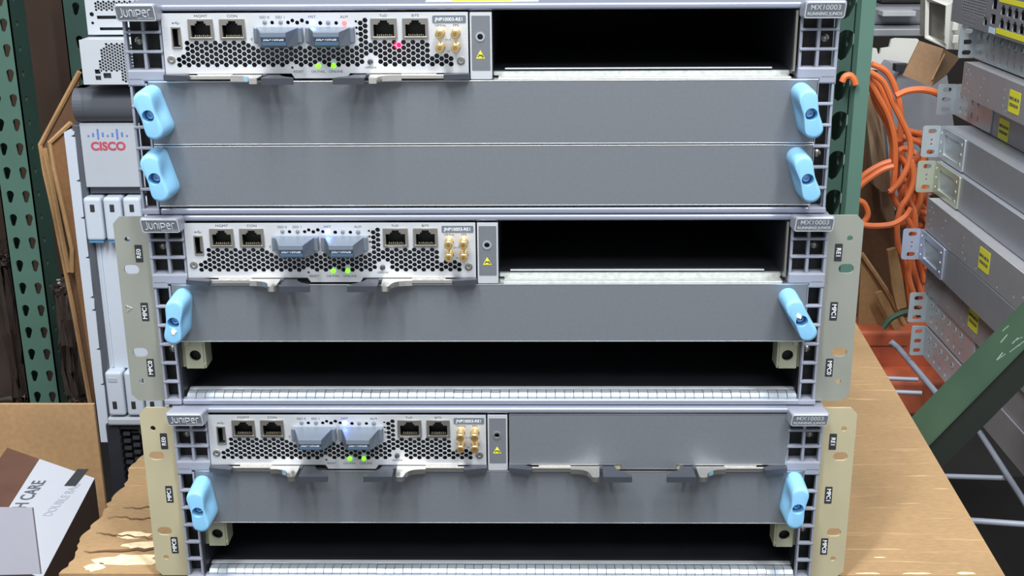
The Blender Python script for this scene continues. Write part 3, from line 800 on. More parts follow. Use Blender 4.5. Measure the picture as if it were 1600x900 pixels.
# ================================================================== wire shelf under the metal stack
root = empty('wire_shelf', (.55, .6, -.17), 'grey coated wire shelf under the metal equipment stack', 'wire shelf')
def wire(p, q, r, mid=None):
    p = Vector(p); q = Vector(q); 
    o = link('wire', MB().tube([p-root.location, q-root.location], r, 10).mesh('wire', GREYW, True), root)
for (p, q, r) in [((1340, 589), (1434, 593), .0030), ((1340, 610), (1440, 614), .0030), ((1440, 743), (1572, 747), .0031), ((1500, 812), (1640, 822), .0034), ((1470, 903), (1640, 912), .0034)]:
    a = atz(*p, -.176); b = atz(*q, -.176); b = a+(b-a)*(1.0 if q[0] < 1500 else 1.0)
    wire(a, b, r)
for (p, q, r) in [((1404, 544), (1497, 655), .0042), ((1531, 676), (1640, 846), .0036)]:
    wire(atz(*p, -.170), atz(*q, -.170), r)
wire(atz(1405, 545, -.170), atz(1392, 534, -.160), .0042)

# ================================================================== stack of metal units on the right
GRYM = mat('warm_grey_steel', '#A6A5A9', .45, .35, .04, 60, .02)
GRYP = mat('plain_grey_steel', '#9A9DA4', .4, .35, .03, 60)
GALV = mat('galvanised_sheet', '#BFC8CD', .34, .5, .12, 18)
GALVG = mat('greenish_zinc', '#BCC2B0', .32, .5, .08, 18)
GALVB = mat('bluish_zinc', '#B8C0D4', .32, .5, .06, 18)
SIDE = Matrix(((0, 0, -1, 0), (-1, 0, 0, 0), (0, 1, 0, 0), (0, 0, 0, 1)))  # drawing (a, z) -> a runs towards the viewer (-Y), faces -X
def splate(outs, holes, th, m, name, x_face):
    me = curve_mesh(outs+holes, th, m, name)
    me.transform(Matrix.Translation((x_face+th/2, 0, 0)) @ SIDE); return me
U = .0445
z6 = .0659
# k: level in the stack; far corner pixel; length; look
units = [
    (1, 1528, 38, .46, 'galvlong'), (2, 1507, 95, .45, 'perf'), (3, 1497, 130, .42, 'bracket'), (4, 1473, 195, .44, 'window'),
    (5, 1465, 250, .43, 'windowg'), (6, 1450, 308, .42, 'perf'), (7, 1442, 356, .43, 'windowb'), (8, 1449, 405, .42, 'perf'),
    (9, 1452, 456, .42, 'bracket2'), (10, 1448, 508, .42, 'ear3')]
LAB = {
    1: 'metal unit with a long galvanised bracket directly under the yellow edged switch',
    2: 'grey perforated unit with a yellow label, second below the yellow edged switch',
    3: 'grey unit with a silvery holed bracket ear, yellow label just behind the bracket',
    4: 'plain grey unit whose shiny bracket has a square window, upper of that pair',
    5: 'plain grey unit with greenish zinc window bracket, under the other window bracket unit',
    6: 'grey perforated unit with a yellow label in the middle of the stack, no bracket ear',
    7: 'grey unit with bluish window bracket between the two perforated lower units',
    8: 'lowest grey perforated unit bearing a yellow label, above the holed bracket unit',
    9: 'low grey unit with a long bracket of raised holes and three slot ear',
    10: 'bottommost metal unit of the stack resting on the wire shelf'}
def sticker(root, a, z, xf):
    """yellow label on the side; a = distance from the far end"""
    me = splate([rrect(a-.017, a+.017, z-.013, z+.013, .0015)], [], .0003, YEL, 'yellow_label', xf-.0004)
    s = link('yellow_label', me, root, 'yellow warning label'); 
    for i, t in enumerate(('REMOVE LABEL FOR', 'SYSTEM GROUND')):
        tm = text_mesh(t, .0052, INK, .00012, sx=.66)
        tm.transform(Matrix.Translation((xf-.0006, -a, z+.0035-i*.0075)) @ SIDE); link('lettering', tm, s)
for k, px, py, ln, look in units:
    zt = z6+(6-k)*U; c = atz(px, py, zt); xf, yf = c.x, c.y
    root = empty('metal_unit', (xf, yf, zt-U), LAB[k], 'rack equipment', 'metal units stacked at the right')
    h = U-.0012
    m = GRYP if look.startswith('window') else GRYM
    if k == 1: m = GRYM
    xw = .13
    # body (local coordinates: x to the right, -y towards the viewer, z up)
    yn = -ln if k < 9 else -ln+.02
    holes = []
    if look == 'perf':
        for (a, z_) in [(.012, .012), (.012, .03), (.02, .02), (.02, .037), (.028, .01), (.028, .032), (.07, .012), (.07, .022), (.078, .034), (.1, .01), (.15, .032), (.15, .022), (.15, .013), (.16, .008), (.20, .008), (.27, .007), (.32, .012), (.345, .02)]:
            holes.append(slot(a, z_, .0026, .0052))
    sp = splate([[(0, 0), (ln, 0), (ln, h), (0, h)]], holes, .0012, m, 'metal_unit_side', 0)
    mb = MB(); mb.add(sp)
    mb.box(.0012, xw, yn, 0, h-.0012, h, 0).box(.0012, xw, yn, 0, 0, .0012).box(.0012, xw, -.0012, 0, .0012, h-.0012).box(.0012, xw, yn, yn+.0012, .0012, h-.0012)
    link('casing', mb.mesh('casing', m), root)
    if look == 'perf': link('casing_lining', MB().box(.0013, .002, yn+.01, -.01, .003, h-.003).mesh('casing_lining', mat('pale_lining', '#C9CBCB', .5)), root)
    if look in ('bracket', 'galvlong', 'bracket2', 'ear3'):
        bl = {'bracket': .145, 'galvlong': .30, 'bracket2': .19, 'ear3': .20}[look]
        bm_ = GALV
        hs = []
        for i in range(int((bl-.03)/.0235)):
            hs.append(slot(.026+i*.0235, h*.70, .005, .0085)); 
            if look != 'galvlong': hs.append(slot(.026+i*.0235, h*.28, .005, .0085))
            else: hs.append(slot(.026+i*.0235, h*.20, .006, .010)) 
        br = splate([rrect(-.001, bl, .0012, h, .003)], hs, .0018, bm_, 'bracket', -.0022)
        b = link('mounting_bracket', br, root, 'galvanised mounting bracket')
        ew = {'bracket': .027, 'galvlong': .022, 'bracket2': .026, 'ear3': .020}[look]
        es = [slot(-ew*.52, h*q, .012 if look != 'ear3' else .010, .0062) for q in (.18, .5, .82)]
        e = plate([rrect(-ew, -.0004, .0005, h, .003)], es, .0018, bm_, 'rack_ear', -.0008)
        link('bracket_ear', e, b, 'slotted ear of the bracket')
        nb = MB()
        for hh in hs[::2]: nb.lathe((-.0023, -sum(p[0] for p in hh)/len(hh), hh[0][1]), (-1, 0, 0), [(0, .0044), (.0009, .0036)], 10, False, False)
        link('raised_rims', nb.mesh('raised_rims', bm_), b)
    if look.startswith('window'):
        bm_ = {'window': GALV, 'windowg': GALVG, 'windowb': GALVB}[look]
        bl = .098
        br = splate([rrect(0, bl, .0005, h, .002)], [rrect(.020, .078, .008, h-.008, .001)], .0022, bm_, 'bracket', -.0024)
        b = link('mounting_bracket', br, root, 'zinc bracket with square window')
        ew = .026
        e = plate([rrect(-ew, 0, .0, h, .004)], [slot(-ew*.5, h*.83, .011, .0062), slot(-ew*.5, h*.17, .011, .0062), ngon(-ew*.5, h*.56, .0016, 8), ngon(-ew*.5, h*.42, .0014, 8)], .0018, bm_, 'rack_ear', -.0004)
        link('bracket_ear', e, b, 'slotted ear of the bracket')
        sb = MB()
        for a_ in (.008, .088):
            for q in (.2, .5, .8): sb.lathe((-.0022, -a_, h*q), (-1, 0, 0), [(0, .0022), (.0009, .0020), (.0012, .0010)], 10)
        link('screw_heads', sb.mesh('screw_heads', SILVER), b, 'small screw heads'); 
        link('recess_plate', MB().box(.0006-.0012, .0000, -.08, -.018, .006, h-.006).mesh('recess_plate', GALV), b)
    st = {2: (1585, 160), 3: (1567, 215), 6: (1538, 407), 8: (1521, 500)}
    if k in st:
        p_ = atx(*st[k], xf); sticker(root, yf-p_.y, max(.0142, min(h-.0142, p_.z-(zt-U))), 0)

# yellow edged switch turned to face left, on top of the stack
zt = z6+6*U; yb, yn = at(1488, 10, .93).y, .42
c = atz(1504, 34, zt-U); xf = c.x-.012
root = empty('network_switch', (xf, c.y+.012, zt-U), 'grey network switch with yellow edged port rows at the upper right corner', 'network switch')
SWM = mat('switch_face_grey', '#84858A', .5, .15, .03)
ln = .47; h = .062
holes = []
for i in range(12):
    for j in range(9):
        a = .042+i*.0072+(.0036 if j % 2 else 0); z_ = .018+j*.0036
        if a < .128: holes.append(ngon(a, z_, .0026, 4, 0, 1.15, .78))
for i in range(6): 
    for j in range(3): holes.append(rrect(.046+i*.009, .0495+i*.009, .0035+j*.0052, .006+j*.0052, .0005))
pa = [.178+.021*i for i in range(13)]
for a in pa:
    for z_ in (.0105, .0260): holes.append([(a, z_), (a+.014, z_), (a+.014, z_+.009), (a+.0105, z_+.009), (a+.0105, z_+.012), (a+.0035, z_+.012), (a+.0035, z_+.009), (a, z_+.009)])
for z_ in (.012, .030): holes.append([(.148, z_), (.163, z_), (.163, z_+.012), (.148, z_+.012)])
holes.append([(.124, .008), (.136, .008), (.136, .018), (.124, .018)])
sp = splate([[(0, 0), (ln, 0), (ln, h), (0, h)]], holes, .0015, SWM, 'switch_face', 0)
link('switch_face', sp, root, 'grey front with vent mesh and ports')
link('casing', MB().box(.0015, .2, -ln, 0, 0, h, .001).mesh('casing', DARKIN), root) if False else link('casing', MB().box(.010, .2, -ln, 0, 0.0, h).box(.0015, .010, -ln, -ln+.001, 0, h).box(.0015, .01, -.001, 0, 0, h).mesh('casing', BLACK), root)
link('vent_backing', MB().box(.003, .004, -.135, -.03, .014, .052).mesh('vent_backing', mat('vent_liner', '#B9BCBE', .5)), root)
y1 = MB()
for (a0, a1, z0, z1) in [(.170, .46, .003, .0095), (.170, .46, .0405, .0465), (.146, .166, .0445, .0495)]: y1.box(-.0004, .0, -a1, -a0, z0, z1)
link('yellow_band', y1.mesh('yellow_band', YEL), root, 'yellow strips beside the ports')
link('power_symbol_sticker', MB().box(-.0004, 0, -.140, -.130, .047, .060).mesh('power_symbol_sticker', YEL), root)
link('white_tag', MB().box(-.0004, 0, -.166, -.145, .001, .008).mesh('white_tag', mat('pale_blue_tag', '#C9DCEC', .5)), root)

# ================================================================== things behind, right of the green post
ORC = mat('orange_cable', '#D9713F', .45, 0, .04)
def cable(name, label, paths, Y, r, m, group=None, cat='cable'):
    root = None
    for i, (pts, dy) in enumerate(paths):
        P = [at(x, y, Y+dy+(z if len(q) > 2 else 0)) for q in pts for (x, y, z) in [(q[0], q[1], q[2] if len(q) > 2 else 0)]]
        # smooth: Catmull-Rom
        Q = []
        for k in range(len(P)-1):
            p0 = P[max(k-1, 0)]; p1 = P[k]; p2 = P[k+1]; p3 = P[min(k+2, len(P)-1)]
            for t in range(7):
                t /= 7; Q.append(.5*((2*p1)+(p2-p0)*t+(2*p0-5*p1+4*p2-p3)*t*t+(3*p1-p0-3*p2+p3)*t*t*t))
        Q.append(P[-1])
        me = MB().tube(Q, r, 8).mesh(name, m, True)
        if root is None: root = link(name, me); tag(root, label, cat, group)
        else: link('cable_loop', me, root)
    return root
YC = 1.02
main = [
 ([(1362, 100), (1385, 112), (1400, 140), (1408, 180), (1405, 220)], .02),
 ([(1358, 112), (1380, 128), (1395, 160), (1410, 190), (1422, 220), (1420, 255), (1405, 285), (1390, 300)], -.02),
 ([(1356, 120), (1372, 150), (1388, 180), (1398, 220), (1398, 270), (1394, 300)], -.01),
 ([(1360, 130), (1368, 160), (1384, 190), (1394, 225), (1392, 262)], .01),
 ([(1355, 108), (1378, 140), (1390, 178), (1392, 215), (1400, 240), (1425, 262), (1434, 290), (1424, 320)], .03),
 ([(1398, 205), (1420, 205), (1445, 212), (1458, 222)], .04),
 ([(1398, 212), (1425, 218), (1448, 232), (1440, 262), (1442, 300), (1430, 340)], .03),
 ([(1338, 288), (1352, 272), (1375, 258), (1392, 252)], -.03),
 ([(1338, 296), (1354, 282), (1378, 266), (1396, 260)], -.035),
 ([(1394, 300), (1400, 250), (1410, 232), (1430, 240)], .02),
 ([(1392, 300), (1402, 320), (1420, 345), (1432, 370)], .0),
 ([(1424, 250), (1428, 280), (1420, 305), (1408, 325), (1402, 350), (1404, 385), (1415, 405)], -.02),
 ([(1430, 262), (1416, 300), (1428, 330), (1430, 360), (1424, 400), (1420, 430), (1428, 460)], .0),
 ([(1396, 236), (1420, 262), (1438, 300), (1430, 330), (1412, 350), (1398, 350)], .02),
 ([(1410, 280), (1440, 292), (1462, 300)], .03),
 ([(1404, 210), (1414, 260), (1424, 320), (1420, 370), (1428, 420), (1440, 460)], .05),
 ([(1446, 225), (1436, 262), (1446, 320), (1440, 380), (1446, 430), (1436, 480)], .06),
 ([(1400, 320), (1416, 290), (1440, 270)], .03),
 ([(1455, 235), (1430, 250), (1412, 300), (1424, 360), (1414, 400)], .06),
 ([(1402, 380), (1416, 420), (1422, 470), (1430, 510)], .03),
 ([(1338, 312), (1350, 318), (1356, 334), (1350, 346), (1338, 350)], -.04),
 ([(1430, 330), (1448, 345), (1456, 380), (1448, 420)], .05),
 ([(1396, 225), (1440, 208), (1462, 215)], .05),
 ([(1408, 240), (1402, 270), (1412, 310), (1436, 330), (1458, 332)], .045),
 ([(1418, 300), (1446, 330), (1450, 360), (1436, 400), (1444, 440)], .055),
 ([(1440, 350), (1418, 372), (1412, 420), (1424, 450)], .05),
 ([(1426, 205), (1446, 240), (1440, 280), (1452, 320)], .07),
]
cable('extension_cord', 'tangled coil of orange cable hanging beside the green rack post', main, YC, .0044, ORC)
cable('extension_cord', 'single orange cable arching from the coil to the silvery bracket', [([(1400, 150), (1418, 142), (1440, 140), (1460, 144), (1475, 152)], 0)], .99, .0048, ORC)
cable('extension_cord', 'single orange cable running level from the right ear of the middle router', [([(1340, 350), (1365, 353), (1395, 350), (1415, 338), (1424, 325)], 0)], .96, .0044, ORC)
cable('extension_cord', 'short end of orange cable poking through the top slots of the green post', [([(1316, 128), (1320, 120), (1328, 118), (1334, 124), (1337, 132)], 0)], YR-.006, .0042, ORC)
cable('green_cable', 'dark green cable lying across the upright cardboard sheets', [([(1380, 512), (1392, 498), (1408, 490), (1424, 486)], 0)], .95, .0046, mat('green_rubber', '#33503A', .5))

def sheet(name, label, poly, Y, th, m, cat='cardboard', group=None, tilt=None, edge=None):
    P = [at(x, y, Y+(dy[0] if dy else 0)) for (x, y, *dy) in poly]
    me = MB().prism(P, (0, th, 0)).mesh(name, m)
    o = link(name, me); tag(o, label, cat, group)
    return o
WOOD = mat('weathered_wood', '#8A755C', .8, 0, .25, 14, .4, stretch=(6, 6, .6))
WOODD = mat('brown_board', '#6F5139', .8, 0, .2, 10, .2, stretch=(4, 4, 1))
# brown cardboard and boards standing behind the green post
sheet('cardboard_sheet', 'dark brown cardboard leaning behind the green post and boards', [(1335, 300), (1352, 140), (1372, 150), (1405, 380), (1440, 530), (1330, 530)], 1.16, .01, KRD)
sheet('wooden_board', 'weathered splintered board standing just right of the green post', [(1350, 150), (1362, 146), (1375, 190), (1388, 300), (1378, 300), (1366, 290)], 1.10, .02, WOOD)
sheet('wooden_board', 'narrow weathered board between the splintered board and the cable coil', [(1364, 148), (1374, 165), (1382, 215), (1392, 330), (1386, 340), (1379, 280)], 1.13, .02, WOOD)
sheet('wooden_board', 'lower weathered board seen below the twin orange cables', [(1374, 255), (1388, 262), (1396, 310), (1399, 350), (1388, 352), (1380, 330)], 1.12, .015, WOOD)
KRT = kraft('kraft_tan_board', '#A07C55')
o = sheet('cardboard_sheet', 'tan cardboard sheet with crushed edge beside the middle router ear', [(1346, 398), (1374, 440), (1402, 492), (1418, 520), (1340, 522)], 1.02, .006, KRT)
link('crushed_edge', MB().tube([at(1346, 396, 1.015), at(1366, 425, 1.015), at(1384, 452, 1.015), (at(1404, 488, 1.015)), at(1420, 520, 1.015)], .0036, 6).mesh('crushed_edge', KRE), o, 'frayed pale edge')
o = sheet('cardboard_sheet', 'tan cardboard sheet folded over in front of the crushed sheet', [(1368, 458), (1378, 455), (1388, 470), (1410, 520), (1400, 522), (1384, 490)], .995, .005, KRT)
sheet('cardboard_strip', 'narrow tan cardboard strip standing against the cable coil', [(1387, 392), (1401, 388), (1410, 430), (1417, 480), (1402, 484), (1394, 450)], 1.0, .010, KRT)
# beige cut-out panel, metal shelf edge and clutter at the top
BEI = mat('beige_plastic', '#C9C8C0', .5, 0, .02)
YP = 1.45
poly = [(1355, 130), (1362, 75), (1370, 76), (1372, 85), (1375, 85), (1377, 76), (1390, 74), (1393, 62), (1400, 60), (1434, 61), (1438, 66), (1428, 92), (1410, 115), (1360, 108)]
o = sheet('notched_board', 'off white panel with notched upper edge behind the orange cables', poly, YP, .008, BEI, 'panel')
o = link('storage_shelf', MB().box(at(1355, 50, 1.5).x, at(1455, 50, 1.5).x+.3, 1.5, 1.9, at(1400, 57, 1.5).z, at(1400, 45, 1.5).z, .002).mesh('storage_shelf', mat('shelf_steel', '#8D9093', .4, .4))); tag(o, 'grey metal shelf at the top behind the green post', 'shelf')
o = link('equipment_case', MB().box(at(1360, 30, 1.56).x, at(1445, 30, 1.56).x+.25, 1.56, 1.86, at(1400, 45, 1.5).z+.0005, at(1400, 10, 1.56).z, .006).mesh('equipment_case', mat('smoky_case', '#6F7076', .35, .2, .1))); tag(o, 'dark grey case lying on the metal shelf', 'case')
o = link('paper_label', MB().box(at(1380, 30, 1.52).x, at(1432, 30, 1.52).x, 1.525, 1.559, at(1400, 26, 1.52).z, at(1400, 18, 1.52).z, .001).mesh('paper_label', mat('pale_slip', '#A5A6A8', .5))); tag(o, 'pale slip tucked against the dark grey case', 'paper')
o = link('black_box', MB().box(at(1355, 0, 1.7).x, at(1470, 0, 1.7).x+.2, 1.6, 1.8, at(1400, 10, 1.56).z+.001, at(1400, -60, 1.6).z, .006).mesh('black_box', mat('black_case', '#2E2C2A', .4, 0, .2))); tag(o, 'black box stacked on the dark grey case', 'box')
# beige plastic housing
YH = 1.12
def bxpx(px0, py0, px1, py1, Y, dep, bev=0):
    xm, ym = (px0+px1)/2, (py0+py1)/2
    return (at(px0, ym, Y).x, at(px1, ym, Y).x, Y, Y+dep, at(xm, py1, Y).z, at(xm, py0, Y).z, bev)
A_ = [at(1446, -4, YH), at(1487, 5, YH-.05), at(1482, 77, YH-.05), at(1445, 60, YH)]
W_ = [at(1452, 3, YH-.001), at(1478, 9, YH-.045), at(1476, 66, YH-.045), at(1451, 55, YH-.001)]
root = empty('plastic_housing', A_[3], 'beige plastic housing with an open window at the top right', 'plastic housing')
loc = root.location
mb = MB(); dv = Vector((.02, .10, .0))
for i in range(4):
    j = (i+1) % 4; q = [A_[i]-loc, A_[j]-loc, W_[j]-loc, W_[i]-loc]
    mb.prism(q, dv*.05)
link('window_frame', mb.mesh('window_frame', BEI), root)
B_ = [at(1487, 5, YH-.05), at(1510, 2, YH+.02), at(1505, 78, YH+.02), at(1482, 77, YH-.05)]
mb = MB(); mb.prism([p-loc for p in B_], (-.003, .004, 0))
mb.prism([A_[0]-loc, A_[1]-loc, B_[1]-loc, (A_[0]-loc+Vector((.03, .09, 0)))], (0, 0, -.002))
mb.prism([A_[3]-loc, A_[2]-loc, B_[2]-loc, (A_[3]-loc+Vector((.03, .09, 0)))], (0, 0, .002))
link('side_wall', mb.mesh('side_wall', BEI), root)
link('back_wall', MB().prism([p-loc+Vector((.008, .05, 0)) for p in A_], (0, .002, 0)).mesh('back_wall', mat('grimy_window', '#77746C', .5, 0, .4, 25)), root, 'grimy dark inner wall')
sb = MB()
for yy in (20, 41, 61): 
    p = at(1492, yy, YH-.037)-loc; sb.box(p.x-.004, p.x+.004, p.y-.004, p.y, p.z-.006, p.z+.006, .001)
link('clip', sb.mesh('clip', BEI), root)
# cardboard flap box
P = [at(1437, 64, 1.06), at(1474, 76, 1.04), at(1456, 135, 1.02), at(1411, 118, 1.05)]
root = link('cardboard_flap', MB().prism(P, (0, .004, 0)).mesh('cardboard_flap', KRD)); tag(root, 'brown cardboard flap sticking out under the beige housing', 'cardboard')
root.data.materials[0] = kraft('flap_kraft', '#85694E')
link('folded_side', MB().prism([at(1474, 76, 1.04), at(1500, 90, 1.08), at(1478, 118, 1.05), at(1456, 135, 1.02)], (0, .004, 0)).mesh('folded_side', root.data.materials[0]), root, 'folded side of the flap')
link('fold_line', MB().tube([at(1476, 84, 1.036), at(1456, 125, 1.020)], .0012, 5).mesh('fold_line', KRE), root)
# grey monitor-like casing behind the coil
GC = mat('grey_casing', '#8A8C92', .5, 0, .03)
root = link('grey_casing', MB().prism([at(1402, 122, 1.30), at(1412, 108, 1.30), at(1480, 118, 1.30), at(1495, 230, 1.30), at(1465, 300, 1.30), at(1395, 330, 1.30), at(1385, 200, 1.30)], (0, .12, 0)).mesh('grey_casing', GC)); tag(root, 'smooth grey plastic casing behind the orange cable coil', 'casing')
link('casing_vent', MB().box(*bxpx(1400, 101, 1420, 112, 1.29, .02)).mesh('casing_vent', TAG), root, 'dark vent strip')

# ================================================================== left background
# two flat white network boxes and the tall modular chassis
WM = mat('white_enamel', '#BBC0C6', .45, .05, .02)
MESHD = mat('dark_mesh', '#50545A', .6, 0, .1)
def white_box(px0, py0, px1, py1, Y, label, perf, extra):
    x0, x1, y0, y1, z0, z1, _ = bxpx(px0, py0, px1, py1, Y, .3)
    root = empty('network_switch', (x0, Y, z0), label, 'network switch', 'white switches on the tall chassis')
    W_, H_ = x1-x0, z1-z0
    holes = perf(W_, H_); hx = list(holes)
    for e in extra(W_, H_): holes.append(e)
    link('front_panel', plate([[(0, 0), (W_, 0), (W_, H_), (0, H_)]], holes, .0015, WM, 'front_panel', 0), root, 'white front with honeycomb vent')
    link('casing', MB().box(0, .0015, .0015, .3, 0, H_).box(0, W_, .0015, .3, H_-.0015, H_).box(0, W_, .0015, .3, 0, .0015).box(W_-.0015, W_, .0015, .3, 0, H_).mesh('casing', WM), root)
    link('vent_backing', MB().box(.003, W_-.003, .006, .008, .003, H_-.003).mesh('vent_backing', MESHD), root)
    return root, W_, H_
def hexreg(test, pitch, r):
    def f_(W_, H_):
        H = []; i = 0; x = 0
        while x < W_:
            z = pitch/2 if i % 2 else 0
            while z < H_:
                if test(x/W_, 1-z/H_): H.append(ngon(x, z, r, 6))
                z += pitch
            x += pitch*.87; i += 1
        return H
    return f_
YS = .84
def t1(u, v): return (u > .30 and v > .08 and v < .92) and not (u < .37 and v < .22) and not (u < .36 and .36 > v) and u < .97 and not (v > .70 and u < .42) and not (v > .74 and u < .62)
white_box(127, 62, 262, 132, YS, 'lower white switch with large honeycomb vent on the tall chassis', hexreg(lambda u, v: .08 < v < .95 and .97 > u > (.29 if v < .2 else .24 if v < .43 else .19 if v < .72 else .45), .0040, .0019),
          lambda w_, h_: [[(w_*.145, h_*.10), (w_*.21, h_*.10), (w_*.21, h_*.20), (w_*.145, h_*.20)], [(w_*.145, h_*.24), (w_*.21, h_*.24), (w_*.21, h_*.34), (w_*.145, h_*.34)], [(w_*.24, h_*.14), (w_*.33, h_*.14), (w_*.33, h_*.26), (w_*.24, h_*.26)]])
white_box(134, -14, 262, 54, YS+.03, 'upper white switch with two long black slots, topmost on the tall chassis', hexreg(lambda u, v: u > .12 and .24 < v < .46, .0040, .0019),
          lambda w_, h_: [[(w_*.13, h_*.36), (w_*.9, h_*.36), (w_*.9, h_*.44), (w_*.13, h_*.44)], [(w_*.15, h_*.10), (w_*.9, h_*.10), (w_*.9, h_*.17), (w_*.15, h_*.17)], ngon(w_*.07, h_*.47, .003, 10), ngon(w_*.07, h_*.27, .002, 10)])
# tall chassis
YT = .88
DG = mat('dark_grey_casing', '#5A5E66', .38, .2, .03)
SG = mat('silver_grey_panel', '#B4B9C2', .45, .1, .02)
BW = mat('bright_white_plastic', '#BEC6D2', .5, 0, .01)
xL = at(117, 240, YT).x; xR = xL+.40
zT = at(160, 137, YT).z; zB = -.62
root = empty('modular_chassis', (xL, YT, zB), 'tall grey modular chassis with curved top and logo panel behind the routers', 'equipment chassis')
ox, oy, oz = xL, YT, zB
def gz(py): return at(170, py, YT).z-oz
def gx(px, py=None): return at(px, py or 240, YT).x-ox
H_ = zT-oz
zl1 = gz(190); zl0 = gz(291)
link('casing', MB().box(0, .012, 0, .40, 0, H_-.05, .002).box(.388, .40, 0, .4, 0, H_-.05, .002).box(.012, .388, .03, .4, 0, H_-.05).mesh('casing', DG), root)
# curved crown: half-round profile along x
prof = []
cz = H_-.035; R_ = (H_-zl1)/2+.0
for i in range(17):
    a = -pi/2+pi*i/16; prof.append((-.030*cos(a), (zl1+H_)/2+R_*sin(a)))
prof += [(.4, H_), (.4, zl1)]
mb = MB(); mb.prism([(.011, y_*.6, z_) for y_, z_ in prof], (.389, 0, 0)); link('curved_top', mb.mesh('curved_top', DG, True), root, 'rounded dark grey crown')
link('crown_end', MB().prism([(.0105, y_*.62, z_) for y_, z_ in prof[:17]]+[(.0105, .03, H_), (.0105, .03, zl1)], (.014, 0, .0)).mesh('crown_end', DG), root)
lp = link('logo_panel', MB().box(.0125, .385, -.006, .006, zl0, zl1-.001, .001).mesh('logo_panel', SG), root, 'silver grey logo panel')
# logo: nine bars and the name
CB = mat('logo_blue', '#5B7DBE', .5); CRD = mat('logo_red', '#B8475A', .5)
mb = MB()
xs0, xs1 = gx(140, 205), gx(200, 205); base = gz(214.5)
hts = [3.2, 7, 14, 8, 3.6, 7, 14, 8, 3.2]
for i, hh in enumerate(hts):
    x = xs0+(xs1-xs0)*i/8; hpx = hh/1150
    zc = gz(209)
    mb.box(x-.0013, x+.0013, -.0066, -.006, zc-hpx*.5, zc+hpx*.5, 0) if False else mb.box(x-.0012, x+.0012, -.0068, -.006, (gz(212) if hh < 10 else gz(216)), (gz(212)+hpx*.85 if hh < 10 else gz(200)), .0002)
link('logo_bars', mb.mesh('logo_bars', CB), lp, 'row of blue logo bars')
tm = text_mesh('CISCO', .0158, CRD, .0006, sx=1.02); cxx = (gx(145.5, 227)+gx(197.5, 227))/2
tm.transform(Matrix.Translation((cxx, -.0064, gz(227.5))) @ FRONT); link('lettering', tm, lp, 'red maker name')
link('shadow_gap', MB().box(.014, .386, .004, .03, gz(303), zl0).mesh('shadow_gap', DG), root)
# card handles: white ejector blocks in a row, blades below
zc1, zc0 = gz(306), gz(373)
for i in range(9):
    x = gx(137, 340)+i*.0272
    if x > .36: break
    top_h = MB().box(x, x+.0245, -.012, .03, zc0, zc1, .004, seg=3).mesh('card_ejector', BW)
    e = link('card_ejector', top_h, root, 'white card ejector, upper row')
    link('ejector_slot', MB().box(x+.009, x+.0155, -.0128, -.011, gz(328), gz(316), .001).mesh('ejector_slot', TAG), e)
    if i < 5: link('ejector_tab', MB().box(x+.002, x+.022, -.010, .01, zc0-.003, zc0).mesh('ejector_tab', mat('blue_tab', '#4A87B5', .5) if i == 0 else bpy.data.materials['blue_tab']), e)
    lw = MB().box(x+.002, x+.0265, -.012, .03, gz(645), gz(577), .004, seg=3).mesh('card_ejector', BW)
    e = link('card_ejector', lw, root, 'white card ejector, lower row')
    link('ejector_slot', MB().box(x+.009, x+.0155, -.0128, -.011, gz(634), gz(622), .001).mesh('ejector_slot', TAG), e)
    if i == 0: link('ejector_recess', MB().box(x+.006, x+.020, -.0126, -.011, gz(593), gz(585), .001).mesh('ejector_recess', mat('grey_recess', '#A9AEBB', .5)), e)
blade = link('blade_panel', MB().box(gx(148, 480), .386, .006, .03, gz(578), gz(374), .001).mesh('blade_panel', BW), root, 'long pale blade panel')
link('blade_ridge', MB().box(gx(163, 480), gx(164, 480)+.002, .004, .006, gz(575), gz(380)).mesh('blade_ridge', BW), blade)
link('lower_ledge', MB().box(.006, .392, -.012, .03, gz(660), gz(648), .003).mesh('lower_ledge', SG), root, 'pale ledge above the air intake')
g = []
zi1, zi0 = gz(664), gz(800)
xa = gx(182, 700)
y_ = 0
rows = int((zi1-zi0)/.0115)
for r_ in range(rows):
    for c_ in range(int((.38-xa)/.0135)):
        zz = zi1-.006-r_*.0115-(.005 if c_ % 2 else 0); xx = xa+.0135*c_
        g.append([(xx, zz-.0042), (xx+.010, zz-.0042), (xx+.010, zz+.0010), (xx, zz+.0010)])
link('air_intake', plate([[(.012, zi0-.01), (.388, zi0-.01), (.388, zi1+.004), (.012, zi1+.004)]], g, .003, mat('near_black_grille', '#34373D', .5), 'air_intake', -.004), root, 'black slotted air intake')
link('intake_backing', MB().box(.012, .388, .006, .008, zi0, zi1).mesh('intake_backing', BLACK), root)
link('lower_casing', MB().box(-.0, .02, -.006, .03, 0, zi1+.004, .002).mesh('lower_casing', mat('black_casing', '#2C2F36', .45)), root)
# white side rail with clip notches
x_r = gx(114, 300)
mb = MB(); o_ = [(x_r-.002, gz(690)), (x_r+.012, gz(690)), (x_r+.012, gz(207)), (x_r+.006, gz(204)), (x_r-.002, gz(206))]
nts = []
for py in (212, 282, 340, 402, 464, 484, 545, 600):
    z_ = gz(py); nts.append([(x_r+.008, z_), (x_r+.0125, z_+.002), (x_r+.0125, z_-.002)])
o_ = [(x_r-.002, gz(690)), (x_r+.012, gz(690))]
for py in (600, 545, 484, 464, 402, 340, 282, 212):
    z_ = gz(py); o_ += [(x_r+.012, z_-.002), (x_r+.007, z_), (x_r+.012, z_+.002)]
o_ += [(x_r+.012, gz(205)), (x_r+.004, gz(203)), (x_r-.002, gz(206))]
link('side_rail', plate([o_], [], .012, BW, 'side_rail', -.002), root, 'white side rail with clip notches')

